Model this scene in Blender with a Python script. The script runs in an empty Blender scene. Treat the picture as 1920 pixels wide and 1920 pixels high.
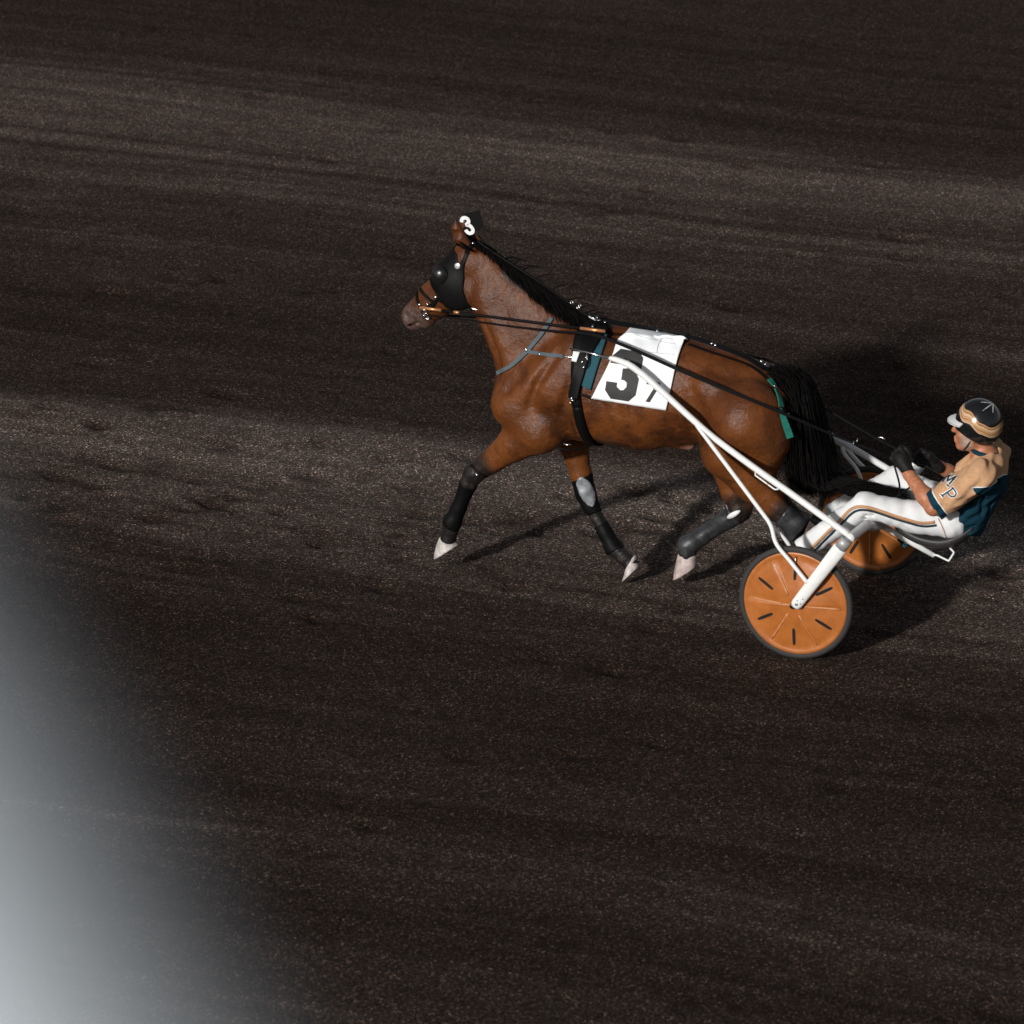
import bpy, bmesh, math, random
import numpy as np
from mathutils import Vector, Matrix
from mathutils.bvhtree import BVHTree

random.seed(7)
rng = np.random.default_rng(11)
SC = bpy.context.scene
COL = SC.collection

# ------------------------------------------------------------------ camera, sky, sun, exposure
TH, PSI, DIST, LENS = math.radians(20.07), math.radians(21.37), 27.2, 169.2
CAM = np.array([0, -DIST * math.cos(TH), DIST * math.sin(TH)])
cd = bpy.data.cameras.new('camera')
cam = bpy.data.objects.new('camera', cd)
COL.objects.link(cam)
cd.lens = LENS
cd.sensor_width = 36.0
cd.sensor_fit = 'HORIZONTAL'
cd.clip_start = 0.05
cd.clip_end = 8000
cam.location = CAM
cam.rotation_euler = (math.pi / 2 - TH, 0, 0)
cd.dof.use_dof = True
cd.dof.focus_distance = DIST
cd.dof.aperture_fstop = 4.0
SC.camera = cam

SUN_EL, SUN_AZ = math.radians(21), math.atan2(-0.83, -0.55)      # azimuth of the direction towards the floodlights
to_sun = Vector((math.cos(SUN_AZ) * math.cos(SUN_EL), math.sin(SUN_AZ) * math.cos(SUN_EL), math.sin(SUN_EL)))
W = bpy.data.worlds.new('World')
SC.world = W
W.use_nodes = True
nt = W.node_tree
sky = nt.nodes.new('ShaderNodeTexSky')
sky.sky_type = 'NISHITA'
sky.sun_disc = False
sky.sun_elevation = SUN_EL
sky.sun_rotation = math.pi / 2 - SUN_AZ
hs = nt.nodes.new('ShaderNodeHueSaturation')
hs.inputs['Saturation'].default_value = 0.35
nt.links.new(sky.outputs['Color'], hs.inputs['Color'])
nt.links.new(hs.outputs['Color'], nt.nodes['Background'].inputs['Color'])
nt.nodes['Background'].inputs['Strength'].default_value = 0.06
sl = bpy.data.lights.new('sun', 'SUN')
sl.energy = 3.6
sl.angle = math.radians(3.2)
sl.color = (1.0, 0.975, 0.945)
sun = bpy.data.objects.new('sun', sl)
COL.objects.link(sun)
sun.rotation_euler = (-to_sun).to_track_quat('-Z', 'Y').to_euler()
sun.location = (0, 0, 40)
SC.view_settings.view_transform = 'Standard'
SC.view_settings.look = 'None'
SC.view_settings.exposure = 0.0
SC.view_settings.gamma = 1.0

# ------------------------------------------------------------------ frames: rig axes X = heading, Y = near side, Z = up
HX = np.array([-math.cos(PSI), math.sin(PSI), 0.0])
HN = np.array([-math.sin(PSI), -math.cos(PSI), 0.0])
HZ = np.array([0, 0, 1.0])
TRACK = 1.325
RW = 0.31
ORG = np.array([1.628 * .9064, -2.447 * .9064, 0]) - HN * TRACK / 2
RIG = Matrix(((HX[0], HN[0], 0, ORG[0]), (HX[1], HN[1], 0, ORG[1]), (0, 0, 1, 0), (0, 0, 0, 1)))
FW = np.array([0, math.cos(TH), -math.sin(TH)])
RT = np.array([1.0, 0, 0])
UP = np.cross(RT, FW)
SPX = 1920 * LENS / 36.0


def torig(v):
    return np.array([v @ HX, v @ HN, v[2]])


CAMR = torig(CAM - ORG)


def ray(px, py):
    return torig(FW + RT * (px - 960) / SPX - UP * (py - 960) / SPX)


def at(px, py, lat=0.0):
    """Rig point seen at photo pixel (px, py) on the plane Y = lat."""
    d = ray(px, py)
    return CAMR + d * ((lat - CAMR[1]) / d[1])


def V3(a):
    return Vector((float(a[0]), float(a[1]), float(a[2])))


# ------------------------------------------------------------------ objects
def tag(o, label, cat, group=None, kind=None):
    if label: o['label'] = label
    if cat: o['category'] = cat
    if group: o['group'] = group
    if kind: o['kind'] = kind
    return o


def thing(name, org, label, cat, group=None):
    o = bpy.data.objects.new(name, None)
    o.empty_display_size = 0.2
    COL.objects.link(o)
    o.matrix_world = RIG @ Matrix.Translation(V3(org))
    o['label'] = label
    o['category'] = cat
    if group: o['group'] = group
    return o, np.array(org, float)


def mk(name, vf, mat, root=None, smooth=True, attrs=None, parent=None, label=None):
    """vf = (verts, faces) in rig coordinates; root = (Empty, origin); parent = the part a sub-part hangs under."""
    v, f = vf
    v = np.asarray(v, float)
    off = root[1] if root else np.zeros(3)
    me = bpy.data.meshes.new(name)
    me.from_pydata((v - off).tolist(), [], [list(map(int, q)) for q in f])
    me.validate()
    me.update()
    if smooth:
        me.polygons.foreach_set('use_smooth', np.ones(len(me.polygons), bool))
    if attrs:
        for k, a in attrs.items():
            at_ = me.attributes.new(k, 'FLOAT', 'POINT')
            at_.data.foreach_set('value', np.asarray(a, np.float32))
    me.materials.append(mat)
    o = bpy.data.objects.new(name, me)
    COL.objects.link(o)
    if parent is not None:
        o.parent = parent
    elif root:
        o.parent = root[0]
    else:
        o.matrix_world = RIG
    if label: o['label'] = label
    return o


def mkl(name, vfs, mat, root=None, parent=None, **k):
    return [mk(name, q, mat, root, parent=parent, **k) for q in vfs]


def join(*vfs):
    V, F, n = [], [], 0
    for v, f in vfs:
        v = np.asarray(v, float)
        V.append(v)
        F += [[i + n for i in q] for q in f]
        n += len(v)
    return np.concatenate(V), F


# ------------------------------------------------------------------ materials
def mat(name, c1, c2=None, scale=40, rough=0.5, metal=0.0, spec=0.5, bump=0.0, bscale=200, stretch=(1, 1, 1), coat=0.0, sheen=0.0):
    m = bpy.data.materials.new(name)
    m.use_nodes = True
    n, l = m.node_tree.nodes, m.node_tree.links
    b = n['Principled BSDF']
    b.inputs['Roughness'].default_value = rough
    b.inputs['Metallic'].default_value = metal
    b.inputs['Specular IOR Level'].default_value = spec
    b.inputs['Coat Weight'].default_value = coat
    b.inputs['Sheen Weight'].default_value = sheen
    tc = n.new('ShaderNodeTexCoord')
    mp = n.new('ShaderNodeMapping')
    mp.inputs['Scale'].default_value = stretch
    l.new(tc.outputs['Object'], mp.inputs['Vector'])
    nz = n.new('ShaderNodeTexNoise')
    nz.inputs['Scale'].default_value = scale
    nz.inputs['Detail'].default_value = 5
    nz.inputs['Roughness'].default_value = 0.65
    l.new(mp.outputs['Vector'], nz.inputs['Vector'])
    rp = n.new('ShaderNodeValToRGB')
    rp.color_ramp.elements[0].position = 0.3
    rp.color_ramp.elements[1].position = 0.7
    c2 = c2 or tuple(x * 0.8 for x in c1)
    rp.color_ramp.elements[0].color = (*c2, 1)
    rp.color_ramp.elements[1].color = (*c1, 1)
    l.new(nz.outputs['Fac'], rp.inputs['Fac'])
    l.new(rp.outputs['Color'], b.inputs['Base Color'])
    mr = n.new('ShaderNodeMapRange')
    mr.inputs['To Min'].default_value = max(0.03, rough - 0.12)
    mr.inputs['To Max'].default_value = min(1, rough + 0.12)
    l.new(nz.outputs['Fac'], mr.inputs['Value'])
    l.new(mr.outputs['Result'], b.inputs['Roughness'])
    if bump:
        n2 = n.new('ShaderNodeTexNoise')
        n2.inputs['Scale'].default_value = bscale
        n2.inputs['Detail'].default_value = 4
        l.new(mp.outputs['Vector'], n2.inputs['Vector'])
        bp = n.new('ShaderNodeBump')
        bp.inputs['Strength'].default_value = bump
        bp.inputs['Distance'].default_value = 0.01
        l.new(n2.outputs['Fac'], bp.inputs['Height'])
        l.new(bp.outputs['Normal'], b.inputs['Normal'])
    return m


def ramp_attr(m, attr, stops, lo, hi, mode='CONSTANT', mixnoise=0.12):
    """base colour of m from a point attribute through a colour ramp, times a little noise"""
    n, l = m.node_tree.nodes, m.node_tree.links
    b = n['Principled BSDF']
    a = n.new('ShaderNodeAttribute')
    a.attribute_name = attr
    mr = n.new('ShaderNodeMapRange')
    mr.inputs['From Min'].default_value = lo
    mr.inputs['From Max'].default_value = hi
    l.new(a.outputs['Fac'], mr.inputs['Value'])
    rp = n.new('ShaderNodeValToRGB')
    cr = rp.color_ramp
    cr.interpolation = mode
    while len(cr.elements) < len(stops):
        cr.elements.new(0.5)
    for e, (p, c) in zip(cr.elements, stops):
        e.position = (p - lo) / (hi - lo)
        e.color = (*c, 1)
    l.new(mr.outputs['Result'], rp.inputs['Fac'])
    nz = n.new('ShaderNodeTexNoise')
    nz.inputs['Scale'].default_value = 60
    nz.inputs['Detail'].default_value = 6
    tc = n.new('ShaderNodeTexCoord')
    l.new(tc.outputs['Object'], nz.inputs['Vector'])
    mr2 = n.new('ShaderNodeMapRange')
    mr2.inputs['From Min'].default_value = 0.3
    mr2.inputs['From Max'].default_value = 0.7
    mr2.inputs['To Min'].default_value = 1 - mixnoise
    mr2.inputs['To Max'].default_value = 1 + mixnoise
    l.new(nz.outputs['Fac'], mr2.inputs['Value'])
    mx = n.new('ShaderNodeMix')
    mx.data_type = 'RGBA'
    mx.blend_type = 'MULTIPLY'
    mx.inputs['Factor'].default_value = 1
    l.new(rp.outputs['Color'], mx.inputs[6])
    l.new(mr2.outputs['Result'], mx.inputs[7])
    l.new(mx.outputs[2], b.inputs['Base Color'])
    return m


M_WHITE = mat('white_paint', (0.82, 0.82, 0.80), (0.74, 0.74, 0.72), 25, 0.32, bump=0.03, bscale=60)
M_STEEL = mat('bright_steel', (0.75, 0.74, 0.72), (0.5, 0.5, 0.5), 60, 0.22, metal=1.0)
M_LEATHER = mat('black_leather', (0.0065, 0.006, 0.006), (0.0035, 0.0035, 0.0035), 90, 0.5, spec=0.10, bump=0.15, bscale=300)
M_RUBBER = mat('tyre_rubber', (0.035, 0.032, 0.03), (0.02, 0.019, 0.018), 50, 0.75, bump=0.3, bscale=220)
M_ORANGE = mat('orange_wheel_plastic', (0.45, 0.145, 0.030), (0.33, 0.10, 0.020), 14, 0.36, bump=0.10, bscale=30)
M_ORIB = mat('pale_orange_rib', (0.62, 0.30, 0.14), (0.42, 0.15, 0.04), 40, 0.45)  # ribs in a paler orange than the wheel cover
M_SLOT = mat('slot_shade_black', (0.006, 0.006, 0.006), None, 30, 0.9)
M_TEAL = mat('teal_felt', (0.012, 0.085, 0.11), (0.008, 0.055, 0.075), 60, 0.85, bump=0.2, bscale=250)
M_BLUEGREY = mat('blue_grey_webbing', (0.085, 0.115, 0.13), (0.06, 0.085, 0.10), 120, 0.75, bump=0.3, bscale=500)
M_GREEN = mat('green_fleece', (0.0, 0.15, 0.105), (0.0, 0.08, 0.06), 80, 0.9, bump=0.5, bscale=200)
M_CLOTH = mat('white_number_cloth', (0.88, 0.90, 0.91), (0.83, 0.85, 0.86), 18, 0.75, bump=0.06, bscale=60)
M_DIGIT = mat('black_print', (0.032, 0.03, 0.03), (0.022, 0.021, 0.021), 80, 0.7)
M_HAIR = mat('black_horsehair', (0.0055, 0.0045, 0.004), (0.0025, 0.002, 0.002), 60, 0.5, spec=0.07)
M_HOOF = mat('pale_hoof', (0.62, 0.57, 0.54), (0.26, 0.225, 0.205), 24, 0.5, bump=0.3, bscale=90)
M_HOOFP = mat('pink_hoof', (0.58, 0.49, 0.455), (0.30, 0.23, 0.21), 26, 0.55, bump=0.3, bscale=90)
M_BOOT = mat('worn_black_boot', (0.046, 0.046, 0.05), (0.006, 0.006, 0.007), 16, 0.42, bump=0.12, bscale=70)
M_BOOTG = mat('grey_shiny_boot', (0.34, 0.36, 0.38), (0.12, 0.12, 0.13), 22, 0.35, bump=0.12, bscale=70)
M_BOOTK = mat('black_boot', (0.005, 0.005, 0.0055), (0.003, 0.003, 0.003), 30, 0.55, spec=0.10, bump=0.1, bscale=90)
M_POLE = mat('copper_pole', (0.75, 0.35, 0.16), (0.6, 0.25, 0.1), 50, 0.35, metal=0.6)
M_TROUSER = mat('white_trousers', (0.76, 0.775, 0.78), (0.66, 0.665, 0.66), 7, 0.8, bump=0.12, bscale=25)
M_TAN = mat('tan_stripe', (0.50, 0.27, 0.13), (0.42, 0.22, 0.11), 60, 0.8)
M_NAVY = mat('navy_cloth', (0.008, 0.022, 0.035), (0.005, 0.014, 0.022), 60, 0.75)
M_GLOVE = mat('black_glove', (0.014, 0.0125, 0.012), (0.006, 0.0055, 0.005), 60, 0.6, spec=0.2, bump=0.2, bscale=200)
M_SEAT = mat('black_seat', (0.045, 0.042, 0.04), (0.03, 0.028, 0.027), 60, 0.5, bump=0.1, bscale=300)
M_CYAN = mat('cyan_cap', (0.02, 0.42, 0.62), (0.02, 0.32, 0.5), 60, 0.3)
M_SHOE = mat('dark_shoe', (0.03, 0.03, 0.032), (0.02, 0.02, 0.02), 60, 0.5)
M_RAIL = mat('added_rail_pale', (0.68, 0.77, 0.84), (0.58, 0.60, 0.61), 30, 0.5)
M_CONC = mat('concrete', (0.3, 0.29, 0.28), (0.22, 0.21, 0.2), 3, 0.9, bump=0.2, bscale=20)
M_DIRTBIT = mat('dirt_clod', (0.035, 0.029, 0.026), (0.018, 0.015, 0.014), 40, 0.9, bump=0.5, bscale=90)


# ------------------------------------------------------------------ implicit modelling
def smin(a, b, k):
    h = np.clip(0.5 + 0.5 * (b - a) / k, 0, 1)
    return b + (a - b) * h - k * h * (1 - h)


class Field:
    def __init__(s, lo, hi, h):
        s.lo, s.h = np.array(lo, float), h
        s.n = np.ceil((np.array(hi) - s.lo) / h).astype(int) + 1
        s.d = np.full(s.n, 0.5, np.float32)
        s.ax = [(s.lo[i] + h * np.arange(s.n[i])).astype(np.float32) for i in range(3)]

    def block(s, lo, hi):
        sl = []
        for i in range(3):
            a = int(max(0, math.floor((lo[i] - s.lo[i]) / s.h)))
            b = int(min(s.n[i], math.ceil((hi[i] - s.lo[i]) / s.h) + 1))
            if b <= a: return None, None
            sl.append(slice(a, b))
        g = np.meshgrid(*[s.ax[i][sl[i]] for i in range(3)], indexing='ij', sparse=True)
        return tuple(sl), g

    def put(s, sl, d, k, op):
        o = s.d[sl]
        if op == 'add': s.d[sl] = smin(o, d, k)
        elif op == 'sub': s.d[sl] = -smin(-o, d, k)

    def chain(s, pts, sy=1.0, k=0.04, op='add', kin=0.02, cuts=()):
        """tapered tube through (x, y, z, r); sy flattens (<1) or widens (>1) it along Y"""
        P = np.array([p[:3] for p in pts], float)
        R = np.array([p[3] for p in pts], float)
        m = R.max() * max(1, sy) + k + 0.03
        sl, g = s.block(P.min(0) - m, P.max(0) + m)
        if sl is None: return
        X, Y, Z = g
        D = None
        for i in range(len(P) - 1):
            a, b = P[i].copy(), P[i + 1].copy()
            c = a[1]
            y = (Y - c) / sy
            b1 = (b[1] - c) / sy
            bx, by, bz = b[0] - a[0], b1, b[2] - a[2]
            L = bx * bx + by * by + bz * bz + 1e-12
            t = np.clip(((X - a[0]) * bx + y * by + (Z - a[2]) * bz) / L, 0, 1)
            d = np.sqrt((X - a[0] - t * bx) ** 2 + (y - t * by) ** 2 + (Z - a[2] - t * bz) ** 2) - (R[i] + t * (R[i + 1] - R[i]))
            D = d if D is None else smin(D, d, kin)
        for q, nrm in cuts:
            D = np.maximum(D, (X - q[0]) * nrm[0] + (Y - q[1]) * nrm[1] + (Z - q[2]) * nrm[2])
        s.put(sl, D.astype(np.float32), k, op)

    def ell(s, c, r, tilt=0.0, k=0.04, op='add', yaw=0.0):
        """ellipsoid, tilted about Y by tilt degrees (x axis rises), then turned about Z"""
        m = max(r) + k + 0.02
        sl, g = s.block(np.array(c) - m, np.array(c) + m)
        if sl is None: return
        x, y, z = g[0] - c[0], g[1] - c[1], g[2] - c[2]
        if yaw:
            a = math.radians(yaw)
            x, y = x * math.cos(a) + y * math.sin(a), -x * math.sin(a) + y * math.cos(a)
        if tilt:
            a = math.radians(tilt)
            x, z = x * math.cos(a) + z * math.sin(a), -x * math.sin(a) + z * math.cos(a)
        k0 = np.sqrt((x / r[0]) ** 2 + (y / r[1]) ** 2 + (z / r[2]) ** 2)
        k1 = np.sqrt((x / r[0] ** 2) ** 2 + (y / r[1] ** 2) ** 2 + (z / r[2] ** 2) ** 2) + 1e-6
        s.put(sl, (k0 * (k0 - 1) / k1).astype(np.float32), k, op)

    def mesh(s, smooth=4):
        d = s.d
        n = np.array(d.shape)
        ins = d < 0
        c = [ins[i:n[0] - 1 + i, j:n[1] - 1 + j, k:n[2] - 1 + k] for i in (0, 1) for j in (0, 1) for k in (0, 1)]
        cnt = sum(x.astype(np.int8) for x in c)
        idx = np.argwhere((cnt > 0) & (cnt < 8))
        off = np.array([(i, j, k) for i in (0, 1) for j in (0, 1) for k in (0, 1)])
        vals = np.stack([d[idx[:, 0] + o[0], idx[:, 1] + o[1], idx[:, 2] + o[2]] for o in off], 1)
        acc = np.zeros((len(idx), 3))
        num = np.zeros(len(idx))
        for a in range(8):
            for b in range(a + 1, 8):
                if np.abs(off[a] - off[b]).sum() != 1: continue
                va, vb = vals[:, a], vals[:, b]
                m = (va < 0) != (vb < 0)
                t = np.where(m, va / np.where(m, va - vb, 1), 0)
                acc += np.where(m[:, None], off[a] + t[:, None] * (off[b] - off[a]), 0)
                num += m
        V = s.lo + (idx + acc / num[:, None]) * s.h
        vid = np.full(n - 1, -1, np.int64)
        vid[idx[:, 0], idx[:, 1], idx[:, 2]] = np.arange(len(idx))
        F = []
        for ax in range(3):
            o1, o2 = [(1, 2), (2, 0), (0, 1)][ax]
            A = ins
            sh = [slice(None)] * 3
            sh2 = [slice(None)] * 3
            sh[ax] = slice(0, n[ax] - 1)
            sh2[ax] = slice(1, n[ax])
            e = np.argwhere(A[tuple(sh)] != A[tuple(sh2)])
            ok = (e[:, o1] > 0) & (e[:, o2] > 0) & (e[:, o1] < n[o1] - 1) & (e[:, o2] < n[o2] - 1)
            e = e[ok]
            q = []
            for (da, db) in ((-1, -1), (0, -1), (0, 0), (-1, 0)):
                cc = e.copy()
                cc[:, o1] += da
                cc[:, o2] += db
                q.append(vid[cc[:, 0], cc[:, 1], cc[:, 2]])
            q = np.stack(q, 1)
            fl = ~A[e[:, 0], e[:, 1], e[:, 2]]
            q[fl] = q[fl][:, ::-1]
            F.append(q)
        F = np.concatenate(F)
        E_ = np.concatenate([F[:, [0, 1]], F[:, [1, 2]], F[:, [2, 3]], F[:, [3, 0]]])
        deg = np.bincount(E_.ravel(), minlength=len(V))
        for it in range(smooth):
            lam = 0.5 if it % 2 == 0 else -0.51 if smooth > 6 else 0.35
            S_ = np.stack([np.bincount(E_[:, 0], V[E_[:, 1], i], len(V)) + np.bincount(E_[:, 1], V[E_[:, 0], i], len(V)) for i in range(3)], 1)
            V = V + lam * (S_ / deg[:, None] - V)
        return V, F


def bvh_of(vf):
    return BVHTree.FromPolygons([V3(p) for p in vf[0]], [list(map(int, q)) for q in vf[1]])


def hit(bv, px, py, lat=0.1):
    d = V3(ray(px, py)).normalized()
    o = V3(CAMR)
    p, nr, i, _ = bv.ray_cast(o, d)
    if p is None:
        p, nr, i, _ = bv.find_nearest(V3(at(px, py, lat)))
    if nr.dot(d) > 0: nr = -nr
    return np.array(p), np.array(nr)


def near(bv, q):
    p, nr, i, dd = bv.find_nearest(V3(q))
    return np.array(p), np.array(nr)


# ------------------------------------------------------------------ small mesh builders
def resample(P, n):
    P = np.asarray(P, float)
    s = np.concatenate([[0], np.cumsum(np.linalg.norm(np.diff(P, axis=0), axis=1))])
    t = np.linspace(0, s[-1], n)
    return np.stack([np.interp(t, s, P[:, i]) for i in range(P.shape[1])], 1)


def spline(P, n):
    """Catmull-Rom through P (any dimension), n samples"""
    P = np.asarray(P, float)
    Q = np.vstack([2 * P[0] - P[1], P, 2 * P[-1] - P[-2]])
    m = len(P) - 1
    out = []
    for t in np.linspace(0, m - 1e-9, n):
        i = int(t)
        u = t - i
        a, b, c, d = Q[i:i + 4]
        out.append(0.5 * ((2 * b) + (c - a) * u + (2 * a - 5 * b + 4 * c - d) * u * u + (3 * b - a - 3 * c + d) * u ** 3))
    return np.array(out)


def tube(P, r, seg=14, cap=True, flat=1.0, ref=None):
    """round tube along P; r scalar or per-point; flat scales the section along ref"""
    P = np.asarray(P, float)
    n = len(P)
    r = np.broadcast_to(np.asarray(r, float), (n,))
    T = np.gradient(P, axis=0)
    T /= np.linalg.norm(T, axis=1)[:, None] + 1e-12
    if ref is None:
        ref = np.array([0, 0, 1.0]) if abs(T[0][2]) < 0.9 else np.array([0, 1.0, 0])
    u = ref - T[0] * (ref @ T[0])
    u /= np.linalg.norm(u)
    V, F = [], []
    for i in range(n):
        u = u - T[i] * (u @ T[i])
        u /= np.linalg.norm(u) + 1e-12
        w = np.cross(T[i], u)
        for j in range(seg):
            a = 2 * math.pi * j / seg
            V.append(P[i] + r[i] * (math.cos(a) * u * flat + math.sin(a) * w))
    for i in range(n - 1):
        for j in range(seg):
            k = (j + 1) % seg
            F.append([i * seg + j, i * seg + k, (i + 1) * seg + k, (i + 1) * seg + j])
    if cap:
        F.append(list(range(seg))[::-1])
        F.append([(n - 1) * seg + j for j in range(seg)])
    return np.array(V), F


def ribbon(P, N, w, t=0.004):
    P, N = np.asarray(P, float), np.asarray(N, float)
    n = len(P)
    w = np.broadcast_to(np.asarray(w, float), (n,))
    T = np.gradient(P, axis=0)
    T /= np.linalg.norm(T, axis=1)[:, None] + 1e-12
    V, F = [], []
    for i in range(n):
        b = np.cross(T[i], N[i])
        b /= np.linalg.norm(b) + 1e-12
        nn = np.cross(b, T[i])
        for sx, sn in ((-1, 0), (1, 0), (1, 1), (-1, 1)):
            V.append(P[i] + b * sx * w[i] / 2 + nn * sn * t)
    for i in range(n - 1):
        for j in range(4):
            k = (j + 1) % 4
            F.append([i * 4 + j, (i + 1) * 4 + j, (i + 1) * 4 + k, i * 4 + k])
    F += [[0, 1, 2, 3], [(n - 1) * 4 + j for j in (3, 2, 1, 0)]]
    return np.array(V), F


def strap(bv, pix, w, t=0.004, off=0.006, n=24, lat=0.1, sm=2):
    """a band laid on a surface along a line of photo pixels"""
    Q = spline(pix, n) if len(pix) > 2 else resample(pix, n)
    H = [hit(bv, p[0], p[1], lat) for p in Q]
    P = np.array([h[0] + h[1] * off for h in H])
    N = np.array([h[1] for h in H])
    for _ in range(sm):
        P[1:-1] = 0.5 * P[1:-1] + 0.25 * (P[:-2] + P[2:])
        N[1:-1] = 0.5 * N[1:-1] + 0.25 * (N[:-2] + N[2:])
    N /= np.linalg.norm(N, axis=1)[:, None]
    return ribbon(P, N, w, t)


def strap_loop(bv, c, ax1, ax2, w, t=0.005, off=0.006, n=72, a0=0, a1=360):
    """a band right round a body section: rays from c in the plane of ax1, ax2"""
    P, N = [], []
    for i in range(n + 1):
        a = math.radians(a0 + (a1 - a0) * i / n)
        d = np.array(ax1) * math.cos(a) + np.array(ax2) * math.sin(a)
        p, nr, _, _ = bv.ray_cast(V3(c), V3(d).normalized())
        if p is None: continue
        nr = np.array(nr)
        if nr @ d < 0: nr = -nr
        P.append(np.array(p) + nr * off)
        N.append(nr)
    P, N = np.array(P), np.array(N)
    for _ in range(3):
        P[1:-1] = 0.5 * P[1:-1] + 0.25 * (P[:-2] + P[2:])
    return ribbon(P, N, w, t)


def patch(bv, rows, nu, nv, off=0.008, t=0.004, wob=0.0, lat=0.1):
    """a panel laid on a surface; rows = list of (pixel left, pixel right), top to bottom"""
    rows = np.array(rows, float)
    L, R = spline(rows[:, 0], nv), spline(rows[:, 1], nv)
    P = np.zeros((nv, nu, 3))
    N = np.zeros((nv, nu, 3))
    for i in range(nv):
        for j in range(nu):
            q = L[i] + (R[i] - L[i]) * j / (nu - 1)
            p, nr = hit(bv, q[0], q[1], lat)
            P[i, j] = p + nr * off
            N[i, j] = nr
    return P, N


def grid_solid(P, N, t):
    nv, nu = P.shape[:2]
    for _ in range(3):
        P[1:-1] = 0.5 * P[1:-1] + 0.25 * (P[:-2] + P[2:])
        P[:, 1:-1] = 0.5 * P[:, 1:-1] + 0.25 * (P[:, :-2] + P[:, 2:])
    A = P.reshape(-1, 3)
    B = (P + N * t).reshape(-1, 3)
    V = np.concatenate([A, B])
    m = nv * nu
    F = []
    for i in range(nv - 1):
        for j in range(nu - 1):
            a, b, c, d = i * nu + j, i * nu + j + 1, (i + 1) * nu + j + 1, (i + 1) * nu + j
            F.append([m + a, m + d, m + c, m + b])
            F.append([a, b, c, d])
    edge = [(0, j) for j in range(nu)] + [(i, nu - 1) for i in range(1, nv)] + [(nv - 1, j) for j in range(nu - 2, -1, -1)] + [(i, 0) for i in range(nv - 2, 0, -1)]
    e = [i * nu + j for i, j in edge]
    for a, b in zip(e, e[1:] + e[:1]):
        F.append([a, m + a, m + b, b])
    return V, F


def decal(bv, poly, off, cell=5.0, t=0.0015, lat=0.1):
    """a flat printed shape (polygon in photo pixels) laid on a surface and cut fine enough to follow it"""
    bm = bmesh.new()
    vs = [bm.verts.new((p[0], p[1], 0)) for p in poly]
    bm.faces.new(vs)
    bmesh.ops.triangulate(bm, faces=bm.faces[:])
    xs, ys = [p[0] for p in poly], [p[1] for p in poly]
    for ax, lo, hi in ((0, min(xs), max(xs)), (1, min(ys), max(ys))):
        q = lo + cell
        while q < hi:
            co, no = Vector((0, 0, 0)), Vector((0, 0, 0))
            co[ax] = q
            no[ax] = 1
            bmesh.ops.bisect_plane(bm, geom=bm.verts[:] + bm.edges[:] + bm.faces[:], plane_co=co, plane_no=no)
            q += cell
    bm.verts.index_update()
    P = []
    for v in bm.verts:
        p, nr = hit(bv, v.co.x, v.co.y, lat)
        P.append(p + nr * off)
    F = [[v.index for v in f.verts] for f in bm.faces]
    bm.free()
    # face towards the viewer
    P = np.array(P)
    out = []
    for f in F:
        nn = np.cross(P[f[1]] - P[f[0]], P[f[2]] - P[f[0]])
        out.append(f if nn @ (CAMR - P[f[0]]) > 0 else f[::-1])
    return P, out


def shell(vf, vn, mask, off):
    """the part of a surface where mask holds, lifted by off, with an edge going back to the surface"""
    v, f = vf
    keep = mask[f].all(1)
    ff = f[keep]
    ids = np.unique(ff)
    mp = np.full(len(v), -1)
    mp[ids] = np.arange(len(ids))
    o = off[ids] if hasattr(off, '__len__') else np.full(len(ids), off)
    # soften ragged rim
    A = v[ids] + vn[ids] * o[:, None]
    F = mp[ff]
    E_ = np.concatenate([F[:, [0, 1]], F[:, [1, 2]], F[:, [2, 3]], F[:, [3, 0]]])
    key = np.sort(E_, 1)
    u, inv, cnt = np.unique(key[:, 0] * 10 ** 7 + key[:, 1], return_inverse=True, return_counts=True)
    be = E_[cnt[inv] == 1]
    for _ in range(4):                                   # smooth the rim along itself
        acc = np.zeros_like(A)
        c = np.zeros(len(A))
        for a, b in ((0, 1), (1, 0)):
            np.add.at(acc, be[:, a], A[be[:, b]])
            np.add.at(c, be[:, a], 1)
        m = c > 1
        A[m] = 0.5 * A[m] + 0.5 * acc[m] / c[m][:, None]
    n = len(A)
    B = A - vn[ids] * (o[:, None] + 0.004)
    F2 = F.tolist() + [[b, a, a + n, b + n] for a, b in be.tolist()]
    return np.concatenate([A, B]), F2


def vnormals(vf):
    v, f = vf
    nf = np.cross(v[f[:, 2]] - v[f[:, 0]], v[f[:, 3]] - v[f[:, 1]])
    N = np.zeros_like(v)
    for i in range(4):
        for a in range(3):
            N[:, a] += np.bincount(f[:, i], nf[:, a], len(v))
    return N / (np.linalg.norm(N, axis=1)[:, None] + 1e-12)


def strands(lines, r0, r1=0.0006, seg=3):
    V, F, n = [], [], 0
    for P in lines:
        m = len(P)
        T = np.gradient(P, axis=0)
        T /= np.linalg.norm(T, axis=1)[:, None] + 1e-12
        ref = np.array([0.31, 0.83, 0.45])
        u = np.cross(T, ref)
        u /= np.linalg.norm(u, axis=1)[:, None] + 1e-9
        w = np.cross(T, u)
        s = np.linspace(0, 1, m)
        r = (r0 * np.minimum(1, 0.5 + 2 * s) * (1 - s ** 2.5) + r1)[:, None]
        for j in range(seg):
            a = 2 * math.pi * j / seg
            V.append(P + r * (math.cos(a) * u + math.sin(a) * w))
        for i in range(m - 1):
            for j in range(seg):
                k = (j + 1) % seg
                F.append([n + j * m + i, n + k * m + i, n + k * m + i + 1, n + j * m + i + 1])
        n += m * seg
    return np.concatenate(V), F


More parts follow.
